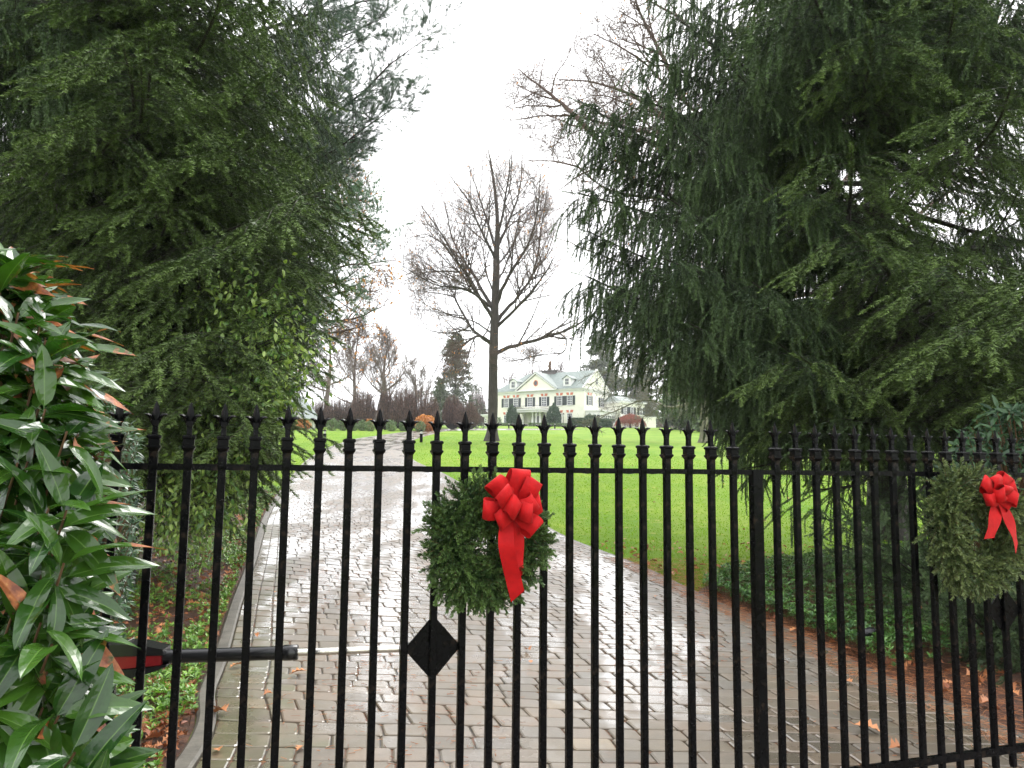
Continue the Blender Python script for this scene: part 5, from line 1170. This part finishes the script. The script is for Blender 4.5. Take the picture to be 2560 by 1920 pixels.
# conifers
def conifer(label, px, Y, hpx, wpx, seed, mat, n=1100, cs=.25, top=.06, gap=.35, name='conifer_tree', pw=.8, lo=.05):
    b_ = grd(px, Y=Y); s_ = Y/F; H = hpx*s_; W = wpx*s_/2; r = rs(seed); e = empty(name, b_, label, 'tree')
    trunk_mesh(H, .018*H, seed).build('trunk', M['bark_g'], e)
    g = G(); nb = 90; zz = lo+(1-lo)*(np.arange(nb)+r.rand(nb)*.8)/nb; a = r.rand(nb)*6.283; L = W*((1-zz)**pw*(1-top)+top)*r.uniform(.6, 1.15, nb)
    f = np.linspace(0, 1, 7)[None, :, None]; d = np.stack([np.cos(a), np.sin(a), r.uniform(-.1, .2, nb)], -1)
    P = np.stack([0*a, 0*a, zz*H], -1)[:, None]+d[:, None]*L[:, None, None]*f; P[..., 2] -= .10*L[:, None]*f[..., 0]**2
    tubes(g, P, np.linspace(.04, .012, 7)[None]*np.ones((nb, 1)), 3, 1)
    k = n; i = r.randint(0, nb, k); t = r.rand(k)**.7; t = gap+(1-gap)*t; x = t*6; j = np.minimum(x.astype(int), 5); fr = (x-j)[:, None]; p = P[i, j]*(1-fr)+P[i, j+1]*fr
    sp_ = (L[i]*.22)[:, None]*r.randn(k, 3)*np.array([1, 1, .22]); p = p+sp_
    for q in range(3): g.inst(CL[cs][q], frames(np.stack([r.randn(len(p[q::3])), r.randn(len(p[q::3])), .2*r.randn(len(p[q::3]))], -1)), p[q::3], tone=r.uniform(0, .7, len(p[q::3])), sc=r.uniform(.7, 1.5, len(p[q::3])))
    g.build('foliage', [mat, M['bark_g']], e); return e
conifer('grey green conifer with open layered branches left of the maple', 1136, 112, 240, 165, 401, M['cedar'], 3000, .25, gap=.2, pw=.7)
conifer('dense green conifer behind the far domes, left of the open one', 1098, 118, 120, 70, 402, M['farever'], 1500, .25)
conifer('tall dark conifer behind the right end of the mansion', 1500, 185, 260, 160, 403, M['cedar'], 5200, .5, pw=.6, lo=.1)
conifer('small rusty conifer peeking over the mansion roof', 1374, 175, 178, 30, 404, plain('rusty foliage', (.20, .11, .05), .8, .2), 700, .25, lo=.4)
conifer('wide far conifer beyond the right wing', 1600, 190, 200, 120, 405, M['cedar'], 4200, .5, pw=.6)
for k, (px, Y, h_, w_, lb) in enumerate([(1700, 120, 190, 130, 'dim green conifer beyond the lawn, just right of the mansion'), (1800, 105, 230, 150, 'broad green conifer beyond the lawn behind the spruce'), (1920, 92, 270, 170, 'pale green conifer seen through the spruce above the gate'), (2050, 84, 250, 170, 'green conifer far beyond the lawn, second from the right edge'), (2180, 76, 300, 180, 'green conifer far beyond the lawn, near the right edge'), (2330, 70, 330, 200, 'broad green conifer beyond the lawn, above the right wreath'), (2500, 66, 300, 200, 'green conifer at the right edge beyond the lawn'),
                                        (690, 118, 170, 110, 'dim conifer at the far left behind the shed'), (600, 100, 260, 150, 'green conifer far left, seen through the spruce'), (470, 92, 280, 160, 'broad green conifer far left beyond the lawn'), (330, 84, 300, 180, 'green conifer far left behind the holly shrub'), (160, 80, 320, 200, 'green conifer at the left edge beyond the lawn')]):
    conifer(lb, px, Y, h_, w_, 410+k, M['farever'], 2600, .5, pw=.7, gap=.2)
# far woodland line
r = rs(71); g = G(); k = 9000; px = r.uniform(-700, 3300, k); Y = r.uniform(215, 260, k); d = ray(0, 1100)
xw = (px-1280)/F*Y; zt = gz(xw, Y); hgt = r.rand(k)*(7+3*np.sin(xw*.06)+2.5*np.sin(xw*.17+2)); P = np.stack([xw, Y, zt+hgt], -1)
T_ = blob_t(1.6, 8, 5); 
for q in range(1): g.inst(T_, frames(r.randn(k, 3)), P, tone=r.uniform(0, .8, k))
g.build('woodland', foliage('far wood', (.13, .10, .08), (.22, .18, .14), .9, .1), label='far grey brown winter woodland behind the mansion', cat='woodland', kind='stuff')

# ================================================================== LAMPS
def bollard(px, py, label):
    b_ = ground(px, py); e = empty('bollard_lamp', b_, label, 'lamp', 'bollard lamps along the drive')
    g = G(); loft(g, [np.array([(a_, b2, z_) for a_, b2 in ((-h_, -h_), (h_, -h_), (h_, h_), (-h_, h_))]) for h_, z_ in ((.10, 0), (.10, .58), (.115, .60), (.115, .63))]); g.build('post', M['iron'], e)
    g = G(); tubes(g, np.array([[0, 0, .63], [0, 0, .80]]), np.array([.075, .075]), 10); g.build('lamp_glass', M['lamp'], e)
    g = G(); loft(g, [np.array([(a_, b2, z_) for a_, b2 in ((-h_, -h_), (h_, -h_), (h_, h_), (-h_, h_))]) for h_, z_ in ((.13, .80), (.13, .83), (.03, .92))]); g.build('cap', M['iron'], e)
bollard(1053, 1106, 'black bollard lamp on the lawn right of the drive bend'); bollard(811, 1107, 'black bollard lamp on the lawn left of the drive')
bollard(1272, 1072, 'small black bollard lamp before the mansion portico'); bollard(1387, 1072.5, 'small black bollard lamp before the green clipped cone')
# spotlight in the bed
p = ground(2172, 1640); e = empty('spotlight', p, 'small black garden spotlight on a stake in the right bed', 'garden light')
g = G(); tubes(g, np.array([[0, 0, 0], [0, 0, .17]]), np.array([.008, .008]), 6); g.build('stake', M['blackpl'], e)
g = G(); tubes(g, np.array([[-.06, .0, .17], [-.055, 0, .172], [.03, 0, .20], [.06, .0, .21]]), np.array([.03, .038, .038, .022]), 12); g.build('housing', M['blackpl'], e)
#@@HOUSE@@
# ================================================================== MANSION
HA = math.atan2(-12., 17.8); H0 = np.array([-3.3, 158., 0]); hb = float(gz(0, 158.)); hb = 9.15
H0[2] = hb
house = empty('mansion', H0, 'cream two storey mansion with grey green roof, pediment and white portico', 'house', None, HA)
W, DP, EV, RG = 20.6, 10.1, 7.35, 11.4
g = G(); box(g, (0, 0, -3), (W, DP, 6.75)); g.build('wall', M['cream'], house)
g = G()
for z0, z1, o_ in ((6.75, 7.05, .06), (7.052, 7.25, .28), (7.252, 7.38, .42)): box(g, (-o_, -o_, z0), (W+o_, DP+o_, z1))
g.build('cornice', M['white'], house)
# main roof: hip on the left, gable on the right
g = G(); o_ = .5; mid = DP/2
V = [(-o_, -o_, 7.383), (W+.1, -o_, 7.383), (W+.1, DP+o_, 7.383), (-o_, DP+o_, 7.383), (4.6, mid, RG), (W+.1, mid, RG)]
g.add(V, [[0, 1, 5, 4], [2, 3, 4, 5]]); g.add(V, [[3, 0, 4]]); roof = g.build('roof', M['slate'], house)
g = G(); loft(g, [np.array([(W-.0, -.4, 7.384), (W-.0, DP+.4, 7.384), (W-.0, mid, RG-.12)]), np.array([(W+.06, -.4, 7.384), (W+.06, DP+.4, 7.384), (W+.06, mid, RG-.12)])]); g.build('gable', M['cream'], house)
g = G()
for s_ in (-1, 1):
    y0 = mid+s_*(mid+.55); loft(g, [np.array([(W+a_, y0, 7.30+b_), (W+a_, mid, RG-.06+b_)])[[0, 0]]*0+np.array([(W-.1, y0, 7.30+b_), (W+.22, y0, 7.30+b_)]) if 0 else np.array([(W-.1, y0, 7.32+b_), (W+.22, y0, 7.32+b_), (W+.22, mid, RG-.04+b_), (W-.1, mid, RG-.04+b_)]) for a_, b_ in ((0, 0), (0, .22))])
g.build('rake_trim', M['white'], house)
g = G(); box(g, (8.2, mid-.5, RG-.6), (11.4, mid+.5, RG+.35)); box(g, (7.9, mid-.7, RG+.352), (11.7, mid+.7, RG+.5))
for k in range(4): tubes(g, np.array([[8.7+.75*k, mid, RG+.5], [8.7+.75*k, mid, RG+.85]]), np.array([.14, .12]), 8)
g.build('chimney', M['copper'], roof)
def window(x, z0, z1, w_=1.0, y=0., face='f', shut=True, lint=True, dark=False, nx=3, nz=4, parent=None):
    """face f: facade (normal -y) at y; face g: gable end (normal +x) at x=y"""
    def mp(a, d, z): return (a, y-d, z) if face == 'f' else (y+d, a, z)
    def bx_(g, a0, a1, d0, d1, z0_, z1_, mat=0):
        p, q = mp(a0, d0, z0_), mp(a1, d1, z1_); box(g, tuple(min(u_, v_) for u_, v_ in zip(p, q)), tuple(max(u_, v_) for u_, v_ in zip(p, q)), mat)
    g = G(); a, b_ = x-w_/2, x+w_/2
    bx_(g, a, b_, .01, .03, z0, z1, 1)
    for u_ in (a-.09, b_): bx_(g, u_, u_+.09, .01, .10, z0, z1)
    bx_(g, a-.09, b_+.09, .01, .10, z1, z1+.09); bx_(g, a-.16, b_+.16, .01, .18, z0-.12, z0)
    for k in range(1, nx): xx = a+w_*k/nx; bx_(g, xx-.02, xx+.02, .03, .06, z0, z1)
    for k in range(1, nz): zz = z0+(z1-z0)*k/nz; bx_(g, a, b_, .031, .055+.02*(k == nz//2), zz-.02-.015*(k == nz//2), zz+.02+.015*(k == nz//2))
    o = g.build('window', [M['white'], M['glass']], parent or house)
    if shut:
        for u0 in (a-.68, b_+.13):
            g = G(); bx_(g, u0, u0+.55, .012, .07, z0-.05, z1+.06)
            for k in range(9): zz = z0+(z1-z0)*(k+.5)/9; bx_(g, u0+.06, u0+.49, .07, .085, zz-.05, zz+.03)
            g.build('shutter', M['shutter'], o)
    if lint:
        g = G(); p = [mp(a-.12, .015, z1+.2), mp(b_+.12, .015, z1+.2), mp(b_+.32, .015, z1+.68), mp(a-.32, .015, z1+.68)]; q = [mp(a-.12, .07, z1+.2), mp(b_+.12, .07, z1+.2), mp(b_+.32, .07, z1+.68), mp(a-.32, .07, z1+.68)]
        loft(g, [np.array(p), np.array(q)]); g.build('lintel', M['brick'], o)
        g = G(); p = [mp(x-.11, .075, z1+.2), mp(x+.11, .075, z1+.2), mp(x+.17, .075, z1+.76), mp(x-.17, .075, z1+.76)]; q = [tuple(np.array(mp(0, .12, 0))-np.array(mp(0, .075, 0))+np.array(v_)) for v_ in p]
        loft(g, [np.array(p), np.array(q)]); g.build('keystone', M['white'], o)
    return o
for x in (2.68, 5.0, 8.4, 11.7, 15.2, 17.5): window(x, 4.25, 5.95)
for x in (2.68, 5.0, 15.2, 17.5): window(x, .8, 2.55, shut=False)
for x in (2.2, 7.2): window(x, 4.25, 5.95, y=W, face='g', lint=(x < 3))
window(mid, 8.5, 9.7, .8, y=W+.065, face='g', shut=False, lint=False, nx=2, nz=2)
# pediment
g = G(); cx, hw = 10.1, 4.35
loft(g, [np.array([(cx-hw, y_, 7.384), (cx+hw, y_, 7.384), (cx, y_, 10.45)]) for y_ in (-.62, 2.5)]); ped = g.build('pediment', M['cream'], house)
g = G()
for s_ in (-1, 1): loft(g, [np.array([(cx+s_*(hw+.45), y0, 7.30), (cx+s_*(hw+.45), y1, 7.30), (cx, y1, 10.62), (cx, y0, 10.62)])+np.array([0, 0, b_]) for b_, y0, y1 in ((0, -.95, -.5), (.25, -.95, -.5))])
box(g, (cx-hw-.3, -.92, 7.22), (cx+hw+.3, -.45, 7.40)); g.build('rake_trim', M['white'], ped)
g = G()
for s_ in (-1, 1): loft(g, [np.array([(cx+s_*(hw+.5), y0, 7.42), (cx+s_*(hw+.5), y1, 7.42), (cx, y1, 10.85), (cx, y0, 10.85)])+np.array([0, 0, b_]) for b_, y0, y1 in ((.14, -1.0, 4.), (.20, -1.0, 4.))])
g.build('pediment_roof', M['slate'], roof)
g = G(); a_ = np.linspace(0, 2*math.pi, 25)[:-1]
loft(g, [np.stack([cx+.52*k_*np.cos(a_), 0*a_-y_, 8.75+.62*k_*np.sin(a_)], -1) for y_, k_ in ((.63, 1), (.72, 1), (.72, .72), (.66, .72))], cap=False); g.build('oval_frame', M['brick'], ped)
g = G(); g.add(np.vstack([np.stack([cx+.4*np.cos(a_), 0*a_-.655, 8.75+.46*np.sin(a_)], -1), [[cx, -.655, 8.75]]]), [[j, (j+1) % 24, 24] for j in range(24)]); g.build('oval_window', M['glass'], ped)
# dormers
for x in (4.1, 16.7):
    g = G(); loft(g, [np.array([(x-.85, y_, 7.9), (x+.85, y_, 7.9), (x+.85, y_, 9.45), (x, y_, 10.0), (x-.85, y_, 9.45)]) for y_ in (.3, 3.6)]); dm_ = g.build('dormer', M['white'], roof)
    g = G()
    for s_ in (-1, 1): loft(g, [np.array([(x+s_*1.12, y0, 9.32), (x+s_*1.12, y1, 9.32), (x, y1, 10.03), (x, y0, 10.03)])+np.array([0, 0, b_]) for b_, y0, y1 in ((0, .1, 3.6), (.09, .1, 3.6))])
    g.build('dormer_roof', M['slate'], roof)
    g = G(); box(g, (x-.4, .27, 8.25), (x+.4, .295, 9.4), 1)
    for u_ in (-.48, .4): box(g, (x+u_, .2, 8.2), (x+u_+.08, .296, 9.45))
    for zz in (8.2, 8.78, 9.4): box(g, (x-.4, .22, zz), (x+.4, .268, zz+.06))
    box(g, (x-.02, .24, 8.26), (x+.02, .269, 9.4)); g.build('dormer_window', [M['white'], M['glass']], roof)
# portico
g = G(); x0, x1, y0 = 6.9, 13.3, -4.0
box(g, (x0-.25, y0-.25, 2.75), (x1+.25, -.01, 3.15)); box(g, (x0-.45, y0-.45, 3.152), (x1+.45, -.012, 3.4)); port = g.build('portico', M['white'], house)
for x, y_ in ((x0+.2, y0+.2), (x0+1.1, y0+.2), (x1-1.9, y0+.2), (x1-1.05, y0+.2), (x1-.2, y0+.2), (x0+.2, y0+1.9), (x1-.2, y0+1.9), (x0+.2, -.3), (x1-.2, -.3)):
    g = G(); tubes(g, np.array([[x, y_, -.6], [x, y_, -.45], [x, y_, -.44], [x, y_, 1], [x, y_, 2.6], [x, y_, 2.62], [x, y_, 2.749]]), np.array([.27, .27, .2, .2, .165, .24, .24]), 12); g.build('column', M['white'], port)
g = G()
for a_, b_ in (((x0-.2, y0-.2), (x1+.2, y0-.2)), ((x0-.2, y0-.2), (x0-.2, 0)), ((x1+.2, y0-.2), (x1+.2, 0))):
    n_ = 20; f = np.linspace(0, 1, n_)[:, None]; p = np.array([*a_, 0])*(1-f)+np.array([*b_, 0])*f
    for z_ in (3.5, 3.98): tubes(g, p[[0, -1]]+np.array([0, 0, z_]), np.array([.03, .03]), 4)
    tubes(g, np.stack([p+np.array([0, 0, 3.4]), p+np.array([0, 0, 3.98])], 1), np.full((n_, 2), .015), 4)
g.build('balustrade', M['iron'], port)
g = G(); box(g, (x0-.3, y0-.3, -3), (x1+.3, -.015, -.6)); g.build('step', M['kerb'], port)
g = G(); box(g, (9.3, -.05, -.5), (10.9, -.012, 2.35), 0); box(g, (9.55, -.08, -.45), (10.65, -.051, 2.2), 1)
for k in range(1, 4): box(g, (9.55+1.1*k/4-.02, -.1, -.45), (9.55+1.1*k/4+.02, -.081, 2.2), 0)
g.build('door', [M['white'], M['glass']], house)
g = G(); tubes(g, np.array([[10.1, -2, 2.74], [10.1, -2, 2.3]]), np.array([.015, .015]), 4); tubes(g, np.array([[10.1, -2, 2.32], [10.1, -2, 2.25], [10.1, -2, 1.9], [10.1, -2, 1.85]]), np.array([.03, .16, .13, .04]), 6); g.build('lantern', M['iron'], port)
# left porch, two storeys
g = G(); box(g, (-4.3, 2.2, -3), (-.01, 8, 2.6)); wg = g.build('porch_wall', M['cream'], house)
g = G(); box(g, (-4.7, 1.8, 2.602), (-.012, 8.4, 2.85)); box(g, (-4.95, 1.55, 2.852), (-.012, 8.6, 3.1)); box(g, (-3.3, 1.9, 6.6), (-.012, 7.8, 7.35)); g.build('porch_cornice', M['white'], house)
for x, y_ in ((-3.1, 2.2), (-3.1, 7.2), (-1.6, 2.2)): g = G(); tubes(g, np.array([[x, y_, 3.1], [x, y_, 3.25], [x, y_, 3.26], [x, y_, 6.4], [x, y_, 6.41], [x, y_, 6.6]]), np.array([.26, .26, .19, .17, .25, .25]), 12); g.build('column', M['white'], house)
g = G()
for a_, b_, zb in (((-4.6, 1.8), (-.1, 1.8), 3.1), ((-4.6, 1.8), (-4.6, 8), 3.1), ((-3.2, 2.0), (-.1, 2.0), 7.35), ((-3.2, 2.0), (-3.2, 7.6), 7.35)):
    n_ = 24; f = np.linspace(0, 1, n_)[:, None]; p = np.array([*a_, 0])*(1-f)+np.array([*b_, 0])*f
    for z_ in (zb+.15, zb+1.0): tubes(g, p[[0, -1]]+np.array([0, 0, z_]), np.array([.035, .035]), 4)
    tubes(g, np.stack([p+np.array([0, 0, zb]), p+np.array([0, 0, zb+1.0])], 1), np.full((n_, 2), .022), 4)
g.build('balcony_railing', M['iron'], house)
window(-2.2, .3, 2.0, .9, y=2.2, shut=False, lint=True, nz=4)
g = G()
for x in (-4.15, -.35): box(g, (x-.16, 2.02, -3), (x+.16, 2.198, 2.6))
g.build('pilaster', M['white'], house)
# conservatory before the gable end
g = G(); box(g, (W+.011, .6, -3), (W+3.2, 8.4, .9)); box(g, (W+.011, .6, 2.2), (W+3.2, 8.4, 2.9)); box(g, (W+.011, .4, 2.902), (W+3.5, 8.7, 3.15)); g.build('sunroom_wall', M['white'], house)
g = G(); box(g, (W+.05, .75, .9), (W+3.05, 8.25, 2.2), 1)
for k in range(11):
    y_ = .6+7.7*k/10; box(g, (W+3.06, y_, .901), (W+3.18, y_+.1, 2.199))
for k in range(5): x = W+.1+2.95*k/4; box(g, (x, .62, .901), (x+.1, .74, 2.199))
box(g, (W+3.07, .7, 1.78), (W+3.17, 8.3, 1.84)); box(g, (W+.1, .63, 1.78), (W+3.1, .73, 1.84)); g.build('sunroom_window', [M['white'], M['glass']], house)
# right wing (lower)
a = np.array([21.2, 149.5, hb]); b_ = np.array([26.6, 153.5, hb]); wa = math.atan2(b_[1]-a[1], b_[0]-a[0]); wl = np.linalg.norm(b_-a)
wing = empty('house_wing', a, 'low cream side wing with white roof edge at the right of the mansion', 'house', None, wa)
g = G(); box(g, (0, 0, -3), (wl, 8, 4.9)); g.build('wall', M['cream'], wing); g = G(); box(g, (-.3, -.3, 4.902), (wl+.3, 8.3, 5.25)); box(g, (-.3, -1.8, 1.9), (wl*.65, -.012, 2.15)); g.build('cornice', M['white'], wing)
g = G(); g.add([(-.4, -.4, 5.255), (wl+.4, -.4, 5.255), (wl+.4, 8.4, 5.255), (-.4, 8.4, 5.255), (2, 4, 6.6), (wl-2, 4, 6.6)], [[0, 1, 5, 4], [2, 3, 4, 5]]); g.F.append(np.array([[1, 2, 5], [3, 0, 4]])); g.M.append(np.zeros(2, int)); g.S.append(np.full(2, False)); g.build('roof', M['slate'], wing)
for x in (1.2, 3.1, 5.6): window(x, 2.75, 4.1, .7, shut=True, lint=False, parent=wing)
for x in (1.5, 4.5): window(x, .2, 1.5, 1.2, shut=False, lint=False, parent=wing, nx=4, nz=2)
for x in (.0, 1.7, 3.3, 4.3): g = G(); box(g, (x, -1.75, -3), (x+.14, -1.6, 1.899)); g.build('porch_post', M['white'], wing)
g = G()
p = np.array([[0, -1.7, 0], [4.3, -1.7, 0]])
for z_ in (2.25, 2.9): tubes(g, p+np.array([0, 0, z_]), np.array([.03, .03]), 4)
f = np.linspace(0, 4.3, 16); tubes(g, np.stack([np.stack([f, 0*f-1.7, 0*f+2.15], -1), np.stack([f, 0*f-1.7, 0*f+2.9], -1)], 1), np.full((16, 2), .018), 4); g.build('balcony_railing', M['iron'], wing)
# garden wall and pergola to the right
b_ = grd(1628, Y=142); e = empty('garden_wall', b_, 'plain cream garden wall end right of the red weeping tree', 'wall'); g = G(); box(g, (-1.6, 0, -2), (.9, .4, 1.9)); g.build('wall', M['cream'], e); g = G(); box(g, (-1.7, -.1, 1.902), (1.0, .5, 2.02)); g.build('coping', M['white'], e)
b_ = grd(1658, Y=146); e = empty('pergola', b_, 'low white topped pergola at the far right of the house', 'pergola'); g = G(); box(g, (-1.8, 0, 1.9), (3, 2.4, 2.1)); g.build('top', M['white'], e)
for x in (-1.5, 0., 1.4, 2.7): g = G(); box(g, (x, .1, -1), (x+.12, .22, 1.9)); g.build('post', M['shutter'], e)
# clipped greens and hedges at the house
cone = lambda t: np.clip(np.sqrt(np.clip(1-(1.45*t-.45)**2, 0, 1)), 0, 1)
def hp(x, y, z=0.): 
    c, s_ = math.cos(HA), math.sin(HA); return np.array([H0[0]+c*x-s_*y, H0[1]+s_*x+c*y, 0])
def onG(p): q = p.copy(); q[2] = gz(q[0], q[1]); return q
b_ = grd(1384, Y=144); puff('clipped_evergreen', 'large dark green clipped cone right of the portico', 'shrub', b_, 2.75, 3.9, M['ever'], 240, 1500, .25, None, cone)
b_ = grd(1280, Y=148); puff('clipped_evergreen', 'dark green clipped cone left of the portico', 'shrub', b_, 2.3, 3.75, M['ever'], 241, 1300, .25, None, cone)
b_ = grd(1477, Y=139); puff('clipped_evergreen', 'round dark bush rising behind the right hedge', 'shrub', b_, 2.9, 2.1, M['ever'], 242, 900, .25)
def hedge(label, px0, px1, Y0, Y1, h_, mat, seed, d_=1.0, n=1400, cs=.25):
    a, b_ = grd(px0, Y=Y0), grd(px1, Y=Y1); e = empty('hedge', (a+b_)/2, label, 'hedge'); r = rs(seed); L = b_-a; q = r.rand(n); o_ = (a-b_)/2+L*q[:, None]; nv = nrm(np.array([-L[1], L[0], 0]))
    f = r.rand(n); t = r.uniform(-.5, .5, n); z = r.rand(n)*h_; sel = f < .35; z[sel] = h_*(1-.05*r.rand(sel.sum())); t[~sel] = -.5+.06*r.randn((~sel).sum()); P = o_+nv*(t*d_)[:, None]; P[:, 2] = gz(0*P[:, 1], P[:, 1]+(a[1]+b_[1])/2)-(a[2]+b_[2])/2+z
    g = G()
    for w_ in range(3): g.inst(CL[cs][w_], frames(r.randn(len(P[w_::3]), 3)), P[w_::3], tone=r.uniform(0, .6, len(P[w_::3])))
    g.build('foliage', mat, e)
    g = G(); s_ = np.stack([o_[:60]+nv*.0, o_[:60]+np.array([0, 0, h_*.8])], 1); s_[..., 2] += 0; tubes(g, s_, np.full((60, 2), .03), 4); g.build('stems', M['twig'], e)
hedge('clipped green hedge right of the clipped cone', 1432, 1462, 141, 139.5, 1.5, M['ever'], 250, 1.2, 900)
hedge('long clipped dark green hedge before the sunroom', 1492, 1533, 138, 136.5, 1.35, M['ever'], 251, 1.4, 1200)
hedge('low yellow green hedge before the portico', 1322, 1372, 142, 141, .62, M['box'], 252, .8, 900, .10)
hedge('low olive hedge between the bollard lamp and the clipped cone', 1376, 1428, 141, 140, .6, M['box'], 253, .8, 900, .10)
hedge('low brown green hedge at the left of the portico', 1240, 1275, 146, 145, .55, M['box'], 254, .8, 600, .10)
puff('round_shrub', 'small yellow green shrub between trunk and portico', 'shrub', grd(1246, Y=149), 1.2, 1.7, M['box'], 243, 500, .10)
# red weeping tree
b_ = grd(1576, Y=134); e = empty('weeping_maple', b_, 'wide red weeping maple in front of the side wing', 'tree'); r = rs(61); trunk_mesh(2.1, .16, 61).build('trunk', M['bark_g'], e); g = G(); k = 900; a = r.rand(k)*6.283; q = r.rand(k)**.5*3.0; n = 7; t = np.linspace(0, 1, n)
tx, ty = np.cos(a)*q, np.sin(a)*q; topz = 2.75-.12*q**2
P = np.stack([np.stack([tx*f_**.5, ty*f_**.5, .8+(topz-.8)*np.sin(f_*math.pi*.5)**.8-(np.maximum(f_-.55, 0)*3.4)*(q/3)**.5], -1) for f_ in t], 1); P[..., 2] = np.maximum(P[..., 2], .1); P += np.cumsum(r.randn(k, n, 3)*.03, 1)
tubes(g, P, np.linspace(.03, .014, n)[None]*np.ones((k, 1)), 3, 0, tone=np.repeat(r.rand(k)*.8, n*3)); Pn, Rn, _ = spawn(P, np.full((k, n), .02), 5, .3, 1, .5, .5, r, -.3, 4, .15, .6, rmin=.014); tubes(g, Pn, Rn, 3, 0, tone=np.repeat(r.rand(len(Pn))*.8, 12)); g.build('twigs', M['redtwig'], e)
# topiary urn pots by the door
for lb, x in (('clipped topiary cone in a dark urn left of the mansion door', 8.3), ('clipped topiary cone in a dark urn right of the mansion door', 11.9)):
    p = hp(x, -3.0); p[2] = hb-.6; e = empty('topiary', p, lb, 'plant pot'); g = G(); tubes(g, np.array([[0, 0, 0], [0, 0, .05], [0, 0, .1], [0, 0, .5], [0, 0, .6]]), np.array([.25, .25, .12, .3, .36]), 10); g.build('urn', M['blackpl'], e)
    r = rs(62); P = shape_pts(r, 260, lambda t: (1-t)**.9); P[:, :2] *= .42; P[:, 2] = .55+P[:, 2]*1.5; g = G(); g.inst(CL[.10][0], frames(r.randn(260, 3)), P, tone=r.uniform(0, .4, 260)); g.build('foliage', M['ever'], e)
# grey lamp post / flag like lantern beside the hedge
p = grd(1408, Y=143); e = empty('lamp_post', p, 'dark lantern post beside the clipped green cone', 'lamp post'); g = G(); tubes(g, np.array([[0, 0, -.5], [0, 0, .1], [0, 0, 1.9]]), np.array([.12, .06, .05]), 8); g.build('post', M['iron'], e)
g = G(); tubes(g, np.array([[0, 0, 1.9], [0, 0, 2.3]]), np.array([.13, .2]), 6); g.build('lantern_glass', M['lamp'], e); g = G(); tubes(g, np.array([[0, 0, 2.3], [0, 0, 2.52], [0, 0, 2.6]]), np.array([.24, .06, .01]), 6); g.build('lantern_cap', M['iron'], e)
# ================================================================== HAZE
HZ = 0.0004
if HZ:
    g = G(); box(g, (-700, -45, -3), (700, 330, 45)); 
    mt = bpy.data.materials.new('thin mist'); mt.use_nodes = True; nt = mt.node_tree; nt.nodes.remove(nt.nodes['Principled BSDF'])
    v = N(nt, 'ShaderNodeVolumePrincipled'); v.inputs['Density'].default_value = HZ; v.inputs['Color'].default_value = (.95, .96, 1., 1); v.inputs['Anisotropy'].default_value = .2
    nt.links.new(v.outputs[0], nt.nodes['Material Output'].inputs['Volume'])
    g.build('haze', mt, kind='stuff', label='thin pale winter mist over the grounds', cat='haze')
cy = scene.cycles; scene.render.filter_size = 1.15; cy.max_bounces = 6; cy.diffuse_bounces = 2; cy.glossy_bounces = 2; cy.transmission_bounces = 2; cy.volume_bounces = 0; cy.transparent_max_bounces = 4
